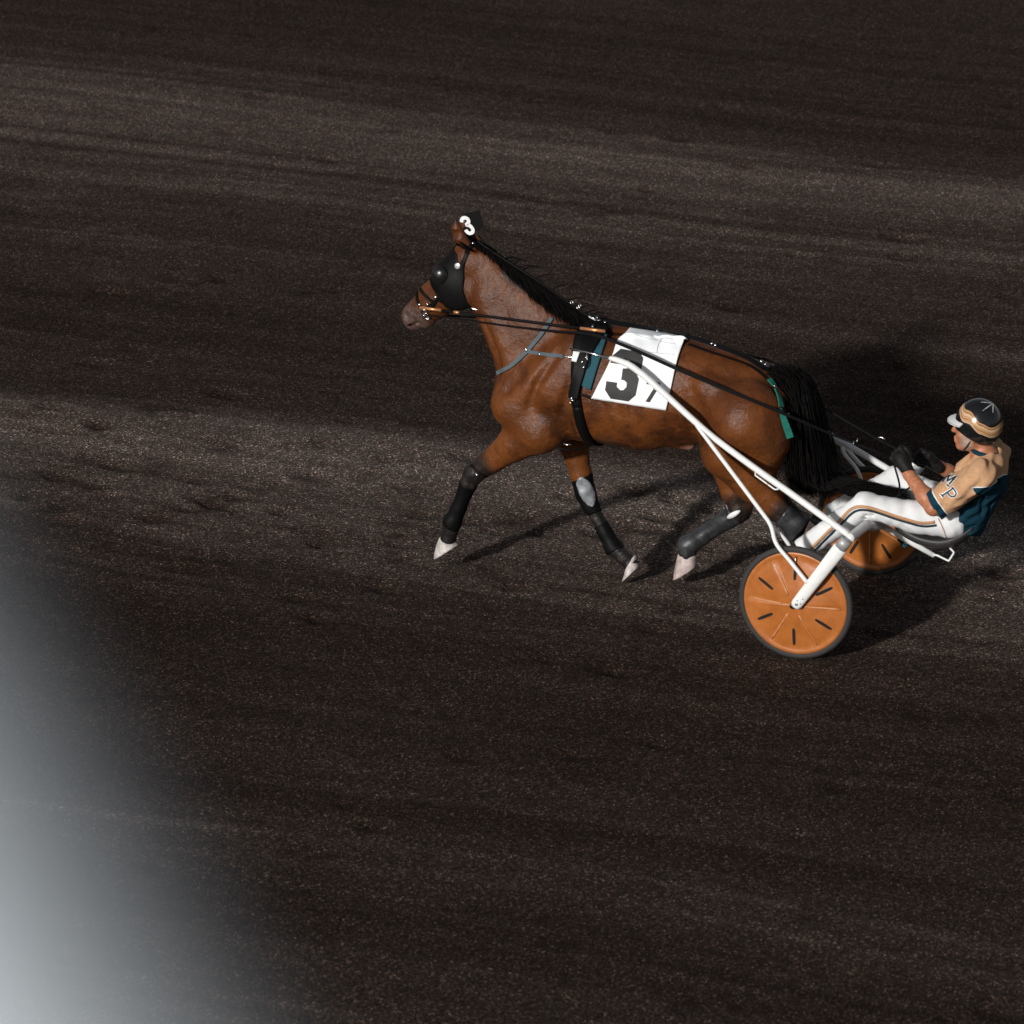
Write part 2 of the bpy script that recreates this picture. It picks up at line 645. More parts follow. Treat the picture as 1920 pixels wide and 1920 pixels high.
def dist_seg(V, a, b):
    a, b = np.array(a, float), np.array(b, float)
    ab = b - a
    t = np.clip((V - a) @ ab / (ab @ ab), 0, 1)
    return np.linalg.norm(V - a - t[:, None] * ab, axis=1), t


def inpoly(pts, poly):
    x, y = pts[:, 0], pts[:, 1]
    c = np.zeros(len(pts), bool)
    j = len(poly) - 1
    for i in range(len(poly)):
        xi, yi = poly[i]
        xj, yj = poly[j]
        m = ((yi > y) != (yj > y)) & (x < (xj - xi) * (y - yi) / (yj - yi + 1e-12) + xi)
        c ^= m
        j = i
    return c


def vnoise(x, y, seed):
    """smooth 2-D value noise, unit cells"""
    r = np.random.default_rng(seed).random((256, 256))
    xi, yi = np.floor(x).astype(int), np.floor(y).astype(int)
    u, v = x - xi, y - yi
    u, v = u * u * (3 - 2 * u), v * v * (3 - 2 * v)
    g = lambda a, b: r[a % 256, b % 256]
    return (g(xi, yi) * (1 - u) + g(xi + 1, yi) * u) * (1 - v) + (g(xi, yi + 1) * (1 - u) + g(xi + 1, yi + 1) * u) * v


# ------------------------------------------------------------------ the track: one sheet out to the horizon
def axis(lo, hi, st):
    core = np.arange(lo, hi + st / 2, st)
    g = st * np.cumsum(1.35 ** np.arange(1, 36))
    g = g[g < 4000]
    return np.concatenate([lo - g[::-1], core, hi + g])


gx, gy = axis(-3.2, 11.0, 0.026), axis(-12.0, 7.2, 0.026)
GX, GY = np.meshgrid(gx, gy, indexing='ij')
fade = np.clip(1.5 - np.maximum(np.abs(GX - 4) - 7.2, np.abs(GY + 2.4) - 9.7) / 3.0, 0, 1)
wx = GY + 0.35 * (vnoise(GX * 0.35, GY * 0.5, 3) - 0.5) + 0.05 * GX * 0
ground_tone = np.zeros_like(GX)  # paler and darker bands along the heading, set in the ground colour
for c, s, a in ((-1.40, 0.34, 0.46), (-0.80, 0.70, 0.28), (0.1, 0.5, 0.16), (-7.1, 0.95, 0.37), (-8.3, 0.5, 0.20), (-5.2, 0.9, 0.14), (3.6, 0.35, 0.20), (5.7, 0.5, 0.34)):
    fadex = 1.0
    if c == -1.45: fadex = np.clip(0.25 + (GX - 1.2) / 3.4, 0.25, 1)
    if c == -7.0: fadex = np.clip(1.15 - 0.06 * np.abs(GX - 2.5), 0.5, 1.2)
    if c == -8.2: fadex = np.clip((GX - 3) / 4, 0, 1)
    ground_tone += a * fadex * np.exp(-0.5 * ((wx - c) / s) ** 2)
ground_tone += 0.20 * (vnoise(GX * 0.12 + 7, wx * 1.5, 5) - 0.5) + 0.14 * (vnoise(GX * 0.25, wx * 5.0, 6) - 0.5) + 0.07 * (vnoise(GX * 0.6, wx * 14.0, 8) - 0.5)
ground_tone += 0.10 * (vnoise(GX * 1.6, GY * 2.2, 9) - 0.5) + 0.06 * (vnoise(GX * 6, GY * 9, 21) - 0.5)
ground_tone += 0.20 * (vnoise(GX * 0.10 + 3, wx * 11.0, 31) - 0.5) + 0.12 * (vnoise(GX * 0.2 + 3, wx * 19.0, 33) - 0.5) + 0.12 * (vnoise(GX * 0.16, wx * 4.0, 32) - 0.5)
ground_tone = np.clip(ground_tone + 0.13, 0, 1)
H = 0.010 * (vnoise(GX * 0.5, GY * 4.5, 1) - 0.5) + 0.006 * (vnoise(GX * 3, GY * 9, 2) - 0.5) + 0.005 * (vnoise(GX * 14, GY * 14, 4) - 0.5)
H += 0.005 * rng.random(GX.shape)
H += 0.05 * np.exp(-0.5 * ((wx + 1.45) / 0.22) ** 2) * np.clip((GX - 0.8) / 2.5, 0, 1)
for _ in range(430):                                      # hoof prints in the loose surface
    if random.random() < 0.55:
        px, py = random.uniform(-2.5, 10), random.gauss(-0.8, 0.75)
    else:
        px, py = random.uniform(-3, 10.5), random.uniform(-10.5, 6.5)
    sx, sy_, dp = random.uniform(0.05, 0.085), random.uniform(0.045, 0.065), random.uniform(0.008, 0.026)
    i0, i1 = np.searchsorted(gx, px - 0.4), np.searchsorted(gx, px + 0.4)
    j0, j1 = np.searchsorted(gy, py - 0.4), np.searchsorted(gy, py + 0.4)
    r2 = ((GX[i0:i1, j0:j1] - px) / sx) ** 2 + ((GY[i0:i1, j0:j1] - py) / sy_) ** 2
    ground_tone[i0:i1, j0:j1] -= random.uniform(.04, .22) * np.exp(-0.5 * r2)      # print hollows painted darker, to look deeper
    H[i0:i1, j0:j1] += -dp * np.exp(-0.5 * r2 ** 1.4) + 0.15 * dp * np.exp(-0.5 * (np.sqrt(r2) - 2.3) ** 2 / 0.25)
H = (H - 0.012) * fade
nx, ny = GX.shape
flatten = np.exp(-((GX - 0.0) / 0.25) ** 2) * (np.exp(-((GY - TRACK / 2) / 0.08) ** 2) + np.exp(-((GY + TRACK / 2) / 0.08) ** 2))
H = H * (1 - np.clip(flatten, 0, 1))
idg = np.arange(nx * ny).reshape(nx, ny)
GV = np.stack([GX, GY, H], -1).reshape(-1, 3)
GF = np.stack([idg[:-1, :-1], idg[1:, :-1], idg[1:, 1:], idg[:-1, 1:]], -1).reshape(-1, 4)

M_DIRT = bpy.data.materials.new('track_grit')
M_DIRT.use_nodes = True
n_, l_ = M_DIRT.node_tree.nodes, M_DIRT.node_tree.links
b_ = n_['Principled BSDF']
b_.inputs['Roughness'].default_value = 1.0
b_.inputs['Specular IOR Level'].default_value = 0.04
tc = n_.new('ShaderNodeTexCoord')
vo = n_.new('ShaderNodeTexVoronoi')
vo.inputs['Scale'].default_value = 140
l_.new(tc.outputs['Object'], vo.inputs['Vector'])
nz = n_.new('ShaderNodeTexNoise')
nz.inputs['Scale'].default_value = 3.0
nz.inputs['Detail'].default_value = 6
l_.new(tc.outputs['Object'], nz.inputs['Vector'])
at_ = n_.new('ShaderNodeAttribute')
at_.attribute_name = 'ground_tone'
sep = n_.new('ShaderNodeSeparateColor')
l_.new(vo.outputs['Color'], sep.inputs['Color'])
gr = n_.new('ShaderNodeValToRGB')                          # brightness of single grains
cr = gr.color_ramp
cr.elements[0].position = 0.0
cr.elements[0].color = (0.35, 0.35, 0.35, 1)
cr.elements[1].position = 1.0
cr.elements[1].color = (7, 6.9, 6.8, 1)
for p, c in ((0.5, 0.72), (0.80, 1.25), (0.92, 2.1), (0.975, 3.6)):
    e = cr.elements.new(p)
    e.color = (c, c, c, 1)
l_.new(sep.outputs[0], gr.inputs['Fac'])
base = n_.new('ShaderNodeValToRGB')
cr = base.color_ramp
cr.elements[0].color = (0.0268, 0.0182, 0.0142, 1)
cr.elements[1].color = (0.180, 0.150, 0.131, 1)
e = cr.elements.new(0.35)
e.color = (0.0440, 0.0320, 0.0262, 1)
e = cr.elements.new(0.65)
e.color = (0.0960, 0.0755, 0.0640, 1)
add = n_.new('ShaderNodeMath')
add.operation = 'MULTIPLY_ADD'
add.inputs[1].default_value = 0.12
l_.new(nz.outputs['Fac'], add.inputs[0])
sub = n_.new('ShaderNodeMath')
sub.operation = 'SUBTRACT'
sub.inputs[1].default_value = 0.06
l_.new(at_.outputs['Fac'], sub.inputs[0])
l_.new(sub.outputs[0], add.inputs[2])
l_.new(add.outputs[0], base.inputs['Fac'])
hue = n_.new('ShaderNodeValToRGB')                        # grains differ a little in hue
hue.color_ramp.elements[0].color = (1.14, 0.96, 0.90, 1)
hue.color_ramp.elements[1].color = (0.90, 1.02, 1.06, 1)
l_.new(sep.outputs[1], hue.inputs['Fac'])
m1 = n_.new('ShaderNodeMix')
m1.data_type = 'RGBA'
m1.blend_type = 'MULTIPLY'
m1.inputs['Factor'].default_value = 1
l_.new(base.outputs['Color'], m1.inputs[6])
l_.new(gr.outputs['Color'], m1.inputs[7])
m2 = n_.new('ShaderNodeMix')
m2.data_type = 'RGBA'
m2.blend_type = 'MULTIPLY'
m2.inputs['Factor'].default_value = 1
l_.new(m1.outputs[2], m2.inputs[6])
l_.new(hue.outputs['Color'], m2.inputs[7])
l_.new(m2.outputs[2], b_.inputs['Base Color'])
bp = n_.new('ShaderNodeBump')
bp.inputs['Strength'].default_value = 0.9
bp.inputs['Distance'].default_value = 0.008
l_.new(vo.outputs['Distance'], bp.inputs['Height'])
bp.invert = True
l_.new(bp.outputs['Normal'], b_.inputs['Normal'])
g = mk('ground', (GV, GF), M_DIRT, attrs={'ground_tone': np.clip(ground_tone, 0, 1).reshape(-1)})
g.name = 'track_ground'
tag(g, 'dark gritty racetrack surface with pale bands and hoof prints', 'racetrack', kind='structure')
GB = lambda x, y: float(H[np.argmin(abs(gx - x)), np.argmin(abs(gy - y))])

# ------------------------------------------------------------------ the horse
h = Field((-0.05, -0.42, -0.02), (2.56, 0.42, 2.06), 0.0085)
# trunk
h.chain([(1.66, 0, 1.10, .265), (1.40, 0, 1.138, .312), (1.10, 0, 1.128, .310), (0.84, 0, 1.160, .275), (0.62, 0, 1.150, .235), (0.46, 0, 1.13, .205)], sy=.86, k=.05, kin=.06)
h.ell((1.30, 0, 1.37), (.24, .075, .10), tilt=-6, k=.07)                    # withers
h.ell((0.62, 0, 1.27), (.20, .15, .10), tilt=12, k=.07)                     # loin and croup
h.ell((0.42, 0, 1.21), (.16, .13, .10), tilt=30, k=.07)
h.chain([(1.715, .06, 1.04, .168), (1.62, .09, .93, .12)], sy=.9, k=.08)     # breast
h.chain([(1.715, -.06, 1.04, .168), (1.62, -.09, .93, .12)], sy=.9, k=.08)
# neck
h.chain([(1.48, 0, 1.20, .27), (1.735, 0, 1.385, .250), (1.90, 0, 1.555, .176), (2.03, 0, 1.70, .128)], sy=.56, k=.08, kin=.06)
h.chain([(1.72, .0, 1.50, .07), (1.93, 0, 1.67, .055), (2.06, 0, 1.80, .04)], sy=.8, k=.06)  # crest
for s in (1, -1):
    h.chain([(1.98, s * .055, 1.56, .06), (1.84, s * .085, 1.33, .075), (1.74, s * .09, 1.13, .080)], k=.07)       # neck muscle down to the shoulder point
    h.chain([(1.42, s * .13, 1.37, .08), (1.60, s * .165, 1.17, .105), (1.775, s * .15, 1.02, .10)], k=.07)        # shoulder blade
    h.ell((1.50, s * .17, 1.10), (.15, .085, .16), tilt=40, k=.045)                                             # triceps
    h.ell((0.46, s * .17, 1.10), (.22, .11, .19), tilt=-35, k=.05)                                              # rump
    h.ell((0.66, s * .195, 1.25), (.09, .05, .07), k=.06)                                                       # hip point
# head
h.chain([(2.095, 0, 1.735, .108), (2.165, 0, 1.615, .118), (2.292, 0, 1.493, .093), (2.388, 0, 1.403, .073), (2.418, 0, 1.383, .066)], sy=.70, k=.04, kin=.05)
for s in (1, -1):
    h.ell((2.140, s * .062, 1.575), (.098, .035, .098), k=.03)             # cheek
    h.ell((2.245, s * .072, 1.640), (.045, .022, .03), tilt=-45, k=.03)     # brow over the eye
    h.chain([(2.25, s * .055, 1.545, .02), (2.36, s * .045, 1.46, .014)], k=.03)  # facial crest
    h.ell((2.440, s * .050, 1.402), (.018, .020, .027), tilt=-25, k=.010, op='sub')   # nostril
    h.chain([(2.05, s * .052, 1.825, .022), (2.12, s * .062, 1.885, .034), (2.135, s * .066, 1.93, .03), (2.14, s * .07, 1.995, .006)], sy=.75, k=.02)   # ear
    h.ell((2.155, s * .085, 1.905), (.022, .014, .05), tilt=80, k=.012, op='sub')
h.ell((2.335, 0, 1.372), (.042, .035, .032), k=.02)                         # chin
h.chain([(2.43, .0, 1.345, .006), (2.36, 0, 1.385, .005)], sy=12, k=.012, op='sub')  # mouth line


def leg(pts, k=.04, sy=1.0):
    h.chain(pts, k=k, kin=.022, sy=sy)


NFc, NFt, NFh = at(840, 1013, .14), at(815, 1047, .14), at(857, 1022, .14)
FFc, FFt, FFh = at(1182, 1056, -.06), at(1167, 1090, -.05), at(1197, 1063, -.05)
FHc, FHt, FHh = at(1288, 1039, -.13), at(1263, 1086, -.13), at(1306, 1062, -.13)
# near fore, reaching forward
NF = [(2.012, .145, .588), (2.138, .14, .290), tuple(NFc)]
leg([(1.775, .145, .995, .10), (1.62, .16, .885, .12)], k=.08)
leg([(1.60, .16, .905, .118), (1.76, .158, .80, .096), (1.90, .15, .678, .066), (2.000, .145, .595, .056)], sy=.9)
leg([(2.012, .145, .588, .055), (2.04, .143, .53, .045), (2.10, .14, .375, .037), (2.138, .14, .290, .046), (2.150, .14, .235, .038), tuple(NFc) + (.046,)], k=.02)
# far fore, at the end of its stride
FF = [(1.470, -.14, .455), (1.290, -.11, .165), tuple(FFc)]
leg([(1.76, -.145, .99, .10), (1.60, -.165, .87, .115)], k=.06)
leg([(1.60, -.16, .89, .115), (1.55, -.155, .74, .085), (1.50, -.145, .56, .058), (1.470, -.14, .455, .054)], sy=.9)
leg([(1.470, -.14, .455, .053), (1.44, -.135, .39, .042), (1.345, -.12, .245, .037), (1.290, -.11, .165, .046), tuple(FFc * .5 + np.array([1.290, -.11, .165]) * .5) + (.038,), tuple(FFc) + (.045,)], k=.02)
# far hind, swung forward
FH = [(0.585, -.14, .470), (0.880, -.14, .225), tuple(FHc)]
leg([(0.50, -.16, 1.08, .19), (0.65, -.155, .87, .135)], k=.07)
leg([(0.665, -.155, .86, .125), (0.655, -.15, .70, .090), (0.625, -.145, .57, .066), (0.582, -.14, .478, .060)])
leg([(0.545, -.14, .50, .034), (0.58, -.14, .465, .054)], k=.025)
leg([(0.580, -.14, .468, .056), (0.66, -.14, .405, .046), (0.80, -.14, .29, .041), (0.880, -.14, .225, .050), tuple(FHc * .5 + np.array([.885, -.14, .22]) * .5) + (.036,), tuple(FHc) + (.045,)], k=.02)
# near hind, pushing off
NH = [(0.175, .145, .545), (0.175, .14, .225), (0.20, .14, .12)]
leg([(0.46, .165, 1.09, .195), (0.55, .165, .92, .15)], k=.07)
leg([(0.36, .15, 1.00, .15), (0.42, .15, .82, .12)], k=.06)
leg([(0.53, .165, .91, .145), (0.42, .155, .76, .108), (0.28, .15, .63, .074), (0.185, .145, .555, .062)], k=.05)
leg([(0.135, .145, .575, .036), (0.18, .145, .54, .054)], k=.025)
leg([(0.178, .145, .545, .056), (0.178, .142, .45, .045), (0.175, .14, .30, .038), (0.175, .14, .225, .047), (0.185, .14, .17, .037), (0.205, .14, .10, .045)], k=.02)
# grooves between muscles, sheath
for s in (1, -1):
    h.chain([(1.40, s * .275, 1.22, .016), (1.46, s * .272, 1.02, .022), (1.44, s * .25, .86, .020)], k=.05, op='sub')
    h.chain([(1.98, s * .085, 1.46, .010), (1.88, s * .135, 1.30, .012), (1.85, s * .14, 1.18, .004)], k=.05, op='sub')   # jugular groove
    h.chain([(1.50, s * .225, 1.36, .010), (1.60, s * .258, 1.18, .012), (1.64, s * .262, 1.06, .006)], k=.05, op='sub')  # along the shoulder blade
    h.chain([(0.74, s * .25, 1.24, .014), (0.70, s * .285, 1.08, .020), (0.745, s * .26, .96, .020)], k=.05, op='sub')   # flank
    for q in range(5):
        h.chain([(1.24 - .085 * q, s * .285, 1.16, .006), (1.20 - .085 * q, s * .30, 1.02, .009), (1.17 - .075 * q, s * .27, .90, .006)], k=.05, op='sub')  # ribs
    h.chain([(1.66, s * .245, 1.30, .012), (1.78, s * .232, 1.12, .010)], k=.05, op='sub')
    h.chain([(0.72, s * .28, 1.12, .010), (0.73, s * .26, .98, .013)], k=.06, op='sub')
h.chain([(0.88, .02, .885, .045), (0.82, .02, .862, .026)], k=.05)
HV, HF = h.mesh(6)
HVF = (HV, HF)
HN_ = vnormals(HVF)
HB = bvh_of(HVF)

blk = np.zeros(len(HV))
for a, b, r, w in ((NF[0], NF[1], .10, 1), (NF[1], NF[2], .10, 1), ((1.93, .15, .655), NF[0], .085, .95), (FF[0], FF[1], .09, 1), (FF[1], FF[2], .1, 1),
                   (FH[0], FH[1], .09, 1), (FH[1], FH[2], .1, 1), ((.60, -.14, .52), FH[0], .09, .9), (NH[0], NH[1], .09, 1), (NH[1], NH[2], .1, 1), ((.25, .15, .61), NH[0], .10, .95)):
    d, t = dist_seg(HV, a, b)
    blk = np.maximum(blk, w * np.clip((r - d) / .035 + .3, 0, 1))
d, t = dist_seg(HV, (2.385, 0, 1.39), (2.43, 0, 1.36))
muz = np.clip((.125 - d) / .06, 0, 1)
d, t = dist_seg(HV, (2.1, .07, 1.98), (2.15, .07, 1.98))
blk = np.maximum(blk, np.clip((HV[:, 2] - 1.95) / .04, 0, .9) * (HV[:, 0] < 2.3))
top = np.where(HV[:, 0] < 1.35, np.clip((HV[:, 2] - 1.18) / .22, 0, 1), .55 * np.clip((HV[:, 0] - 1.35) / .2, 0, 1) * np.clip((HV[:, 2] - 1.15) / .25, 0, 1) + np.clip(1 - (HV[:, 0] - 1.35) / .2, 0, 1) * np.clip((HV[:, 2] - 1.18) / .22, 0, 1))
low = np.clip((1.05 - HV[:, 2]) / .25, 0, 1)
pink = np.zeros(len(HV))
d, t = dist_seg(HV, (.84, .02, .85), (.80, .03, .84))
pink = np.clip((.055 - d) / .03, 0, 1)
fold_dark = np.zeros(len(HV))  # darker coat patches at flank, elbow, thigh and belly
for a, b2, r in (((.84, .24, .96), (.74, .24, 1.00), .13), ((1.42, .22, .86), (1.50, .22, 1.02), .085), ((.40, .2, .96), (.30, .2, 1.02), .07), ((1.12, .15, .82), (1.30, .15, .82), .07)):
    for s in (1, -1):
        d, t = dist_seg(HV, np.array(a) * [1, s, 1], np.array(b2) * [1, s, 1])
        fold_dark = np.maximum(fold_dark, np.clip((r * 1.5 - d) / r, 0, 1))
CR0 = np.array([at(*q, 0.0) for q in ((905, 462), (968, 508), (1045, 558), (1128, 606))])
for i in range(3):
    d, t = dist_seg(HV, CR0[i], CR0[i + 1])
    blk = np.maximum(blk, np.clip(((.05 if i == 0 else .10) - d) / .03, 0, 1))

M_COAT = mat('bay_coat', (0.2, 0.06, 0.018), None, 60, 0.38, spec=0.23, bump=0.0, stretch=(1, 1, 0.35), sheen=0.0)
n, l = M_COAT.node_tree.nodes, M_COAT.node_tree.links
b = n['Principled BSDF']
tc = n.new('ShaderNodeTexCoord')


def noise(scale, det=4, rough=.6):
    q = n.new('ShaderNodeTexNoise')
    q.inputs['Scale'].default_value = scale
    q.inputs['Detail'].default_value = det
    q.inputs['Roughness'].default_value = rough
    l.new(tc.outputs['Object'], q.inputs['Vector'])
    return q.outputs['Fac']


def mixc(fac, a, c, blend='MIX'):
    q = n.new('ShaderNodeMix')
    q.data_type = 'RGBA'
    q.blend_type = blend
    for s_, v_ in ((0, fac), (6, a), (7, c)):
        if hasattr(v_, 'is_linked') or hasattr(v_, 'links'): l.new(v_, q.inputs[s_])
        elif isinstance(v_, tuple): q.inputs[s_].default_value = (*v_, 1)
        else: q.inputs[s_].default_value = v_
    return q.outputs[2]


def mrange(v, a, c, lo, hi):
    q = n.new('ShaderNodeMapRange')
    q.interpolation_type = 'SMOOTHSTEP'
    for s_, x_ in (('From Min', a), ('From Max', c), ('To Min', lo), ('To Max', hi)): q.inputs[s_].default_value = x_
    l.new(v, q.inputs['Value'])
    return q.outputs['Result']


def attr(k):
    q = n.new('ShaderNodeAttribute')
    q.attribute_name = k
    return q.outputs['Fac']


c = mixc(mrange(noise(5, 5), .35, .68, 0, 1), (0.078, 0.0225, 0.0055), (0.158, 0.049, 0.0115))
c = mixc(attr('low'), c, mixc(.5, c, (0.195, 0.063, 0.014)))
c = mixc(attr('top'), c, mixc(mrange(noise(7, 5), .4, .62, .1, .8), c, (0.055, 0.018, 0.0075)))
c = mixc(mrange(noise(4.5, 7, .72), .50, .63, 0, .68), c, (0.045, 0.0155, 0.0065))     # damp and sweat patches
c = mixc(mrange(noise(26, 5, .7), .50, .72, 0, .40), c, (0.05, 0.017, 0.007))
c = mixc(mrange(noise(220, 3), .3, .7, 0, .28), c, (0.09, 0.028, 0.010))
dq = n.new('ShaderNodeMath')                               # darker in the folds, with a ragged edge
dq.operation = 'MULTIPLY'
l.new(attr('fold_dark'), dq.inputs[0])
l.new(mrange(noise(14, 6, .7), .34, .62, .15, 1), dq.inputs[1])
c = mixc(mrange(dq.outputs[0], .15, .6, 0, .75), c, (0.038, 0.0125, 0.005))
c = mixc(mrange(attr('muz'), 0, 1, 0, .8), c, mixc(mrange(noise(35, 5), .4, .6, 0, 1), (0.050, 0.033, 0.028), (0.105, 0.075, 0.066)))
c = mixc(attr('pink'), c, (0.36, 0.19, 0.14))
c = mixc(attr('blk'), c, mixc(mrange(noise(25, 5), .45, .7, 0, 1), (0.012, 0.010, 0.010), (0.035, 0.026, 0.023)))
l.new(c, b.inputs['Base Color'])


def bumpn(src, dist, strength, prev=None):
    q = n.new('ShaderNodeBump')
    q.inputs['Distance'].default_value = dist
    q.inputs['Strength'].default_value = strength
    l.new(src, q.inputs['Height'])
    if prev: l.new(prev, q.inputs['Normal'])
    return q.outputs['Normal']


hm = n.new('ShaderNodeMapping')                            # hair lies back and down
hm.inputs['Scale'].default_value = (120, 120, 420)
hm.inputs['Rotation'].default_value = (0, math.radians(35), 0)
l.new(tc.outputs['Object'], hm.inputs['Vector'])
hn_ = n.new('ShaderNodeTexNoise')
hn_.inputs['Scale'].default_value = 1.0
hn_.inputs['Detail'].default_value = 3
l.new(hm.outputs['Vector'], hn_.inputs['Vector'])
nn_ = bumpn(noise(9, 5, .6), .030, .50)
nn_ = bumpn(noise(48, 4, .6), .006, .35, nn_)
nn_ = bumpn(hn_.outputs['Fac'], .004, .35, nn_)
l.new(nn_, b.inputs['Normal'])

HORSE = thing('horse', (1.2, 0, 0), 'bay trotting horse with black mane and white number 3 cloth, harnessed to the cart', 'horse')
body = mk('body', HVF, M_COAT, HORSE, attrs=dict(blk=blk, muz=muz, top=top, low=low, pink=pink, fold_dark=fold_dark))


def hoof(c, ax, fwd, r0, r1, ln):
    """c centre of the coronet, ax direction to the sole, fwd toe direction"""
    ax = np.array(ax, float)
    ax /= np.linalg.norm(ax)
    fwd = np.array(fwd, float)
    fwd -= ax * (fwd @ ax)
    fwd /= np.linalg.norm(fwd)
    sd = np.cross(ax, fwd)
    V, F, seg = [], [], 22
    for i, (t, r) in enumerate(((-.12, r0 * .8), (0, r0), (.05, r0 * 1.03), (.5, (r0 + r1) / 2), (.94, r1), (1.0, r1 * .98), (1.0, r1 * .8), (.9, r1 * .5))):
        for j in range(seg):
            a = 2 * math.pi * j / seg
            f_ = math.cos(a)
            e = 1.0 if f_ > -.4 else 1.0 - .35 * (-.4 - f_)
            tilt_ = 1.0 + .0 * f_
            sh = .36 * ln * max(t, 0)
            lnl = ln * (1.0 if f_ > 0 else 1.0 + .12 * f_)
            V.append(np.array(c) + ax * (t * lnl * tilt_) + fwd * (sh + r * f_ * e * 1.08) + sd * r * math.sin(a) * .92)
        if i:
            for j in range(seg):
                k = (j + 1) % seg
                F.append([(i - 1) * seg + j, (i - 1) * seg + k, i * seg + k, i * seg + j])
    F.append([7 * seg + j for j in range(seg)])
    return np.array(V), F


def hoof3(c, t, hl, pd, r0):
    """coronet centre, toe, heel, direction of the pastern, coronet radius"""
    fs = (t - hl) / np.linalg.norm(t - hl)
    pd = np.array(pd) / np.linalg.norm(pd)
    f0 = fs - pd * (fs @ pd)
    f0 /= np.linalg.norm(f0)
    sc, a_ = (t + hl) / 2, np.linalg.norm(t - hl) / 2
    sd = np.array([0, 1.0, 0])
    V, F, seg = [], [], 24
    for i, (u, g_) in enumerate(((-.12, .86), (0, 1.0), (.06, 1.04), (.35, 1), (.7, 1), (.95, 1), (1.0, .97), (1.0, .75), (.93, .4))):
        uu = max(u, 0)
        f_ = f0 * (1 - uu) + fs * uu
        f_ /= np.linalg.norm(f_)
        rr = (r0 * (1 - uu) + a_ * uu) * g_
        cc = c + (sc - c) * u
        for j in range(seg):
            x = 2 * math.pi * j / seg
            V.append(cc + f_ * rr * math.cos(x) + sd * rr * .88 * math.sin(x) * (1 if math.cos(x) > 0 else .94))
        if i:
            for j in range(seg):
                k = (j + 1) % seg
                F.append([(i - 1) * seg + j, (i - 1) * seg + k, i * seg + k, i * seg + j])
    F.append([8 * seg + j for j in range(seg)])
    return np.array(V), F


mk('hoof', hoof3(NFc, NFt, NFh, NFc - np.array(NF[1]), .048), M_HOOF, HORSE)
mk('hoof', hoof3(FFc, FFt, FFh, FFc - np.array(FF[1]), .053), M_HOOF, HORSE)
mk('hoof', hoof3(FHc, FHt, FHh, FHc - np.array(FH[1]), .050), M_HOOFP, HORSE, label='pinkish hoof under the forward hind leg')
mk('hoof', hoof((0.212, .14, .09), (.1, 0, -1), (1, 0, .1), .050, .060, .088), M_HOOF, HORSE)


def legshell(a, b, t0, t1, rad, off, extra=None):
    d, t = dist_seg(HV, a, b)
    ab = np.array(b) - np.array(a)
    tt = (HV - np.array(a)) @ ab / (ab @ ab)
    m = (d < rad) & (tt > t0) & (tt < t1)
    if extra is not None: m &= extra
    return shell(HVF, HN_, m, off)


mk('fetlock_boot', legshell(NF[0], NF[1], .20, 1.10, .075, .004), M_BOOTK, HORSE)
mk('knee_strap', strap(HB, [(884, 872), (896, 884), (912, 893)], .012, .003, .003, n=10), M_LEATHER, HORSE)
mk('strap_buckle', strap(HB, [(892, 888), (898, 890)], .009, .004, .006, n=4), M_STEEL, HORSE)
mk('knee_boot', legshell((1.50, -.145, .56), FF[1], .04, .52, .085, .004), M_BOOTK, HORSE)
kc = hit(HB, 1100, 922, -.08)[0]
ka = (np.array(FF[1]) - np.array((1.50, -.145, .56))) / np.linalg.norm(np.array(FF[1]) - np.array((1.50, -.145, .56)))
kr = (HV - kc) @ ka
kp = np.sqrt((kr / .098) ** 2 + (((HV - kc) ** 2).sum(1) - kr ** 2) / .042 ** 2) < 1
mk('knee_pad', shell(HVF, HN_, kp, .011), M_BOOTG, HORSE, label='grey shiny knee pad')
mk('fetlock_boot', legshell(FF[0], FF[1], .55, 1.05, .075, .004), M_BOOTK, HORSE)
mk('shin_boot', legshell(FH[0], FH[1], .06, 1.10, .085, .006), M_BOOT, HORSE, label='grey worn shin boot')
mk('hock_boot', legshell((.30, .15, .63), NH[0], .42, 1.3, .10, .008), M_BOOT, HORSE)
p, nr = hit(HB, 1398, 962, -.1)
mk('boot_patch', strap(HB, [(1366, 970), (1376, 964), (1388, 957)], [.008, .022, .028, .028, .022, .008], .004, .012, n=6, lat=-.1), M_WHITE, HORSE)
mk('boot_edge', legshell(FH[0], FH[1], -.10, .05, .06, .013, (HN_[:, 1] > .15) & (HV[:, 2] < .50)), M_WHITE, HORSE)

# mane
crest = spline([at(*q, 0.0) for q in ((893, 457), (930, 483), (968, 508), (1005, 534), (1045, 558), (1085, 582), (1128, 606))], 60)
ML = []
for i in range(1900):
    s = random.random()
    if s < .14 and random.random() < .6: continue
    r = crest[int(s * 59)] + np.array([random.gauss(0, .012), random.uniform(-.02, .035), .03])
    p, nr = near(HB, r)
    Ln = random.uniform(.10, .22) * (0.22 + .78 * min(1, max(0, s - .16) / .22)) * (1.0 if s < .9 else .75)
    dr = np.array([-.62 - .25 * random.random(), .30, -.50 - .25 * random.random()])
    line = [p - nr * .004]
    m = 7
    for j in range(1, m):
        t = j / (m - 1)
        q = p + dr * Ln * t + np.array([0, .04 * t, .02 * math.sin(3 * t)])
        q2, n2 = near(HB, q)
        if (q - q2) @ n2 < .006 + .03 * t * random.random():
            q = q2 + n2 * (.005 + .02 * random.random() * (1 - .4 * t))
        line.append(q)
    ML.append(spline(line, 9))
for i in range(14):                                        # loose flying hairs
    s = random.uniform(.2, .9)
    p, nr = near(HB, crest[int(s * 59)])
    e = p + np.array([-.10 - .08 * random.random(), random.uniform(-.03, .03), random.uniform(.0, .05)])
    ML.append(spline([p, (p + e) / 2 + np.array([0, 0, .02]), e], 8))
mk('mane', strands(ML, .0036), M_HAIR, HORSE)
FL = []
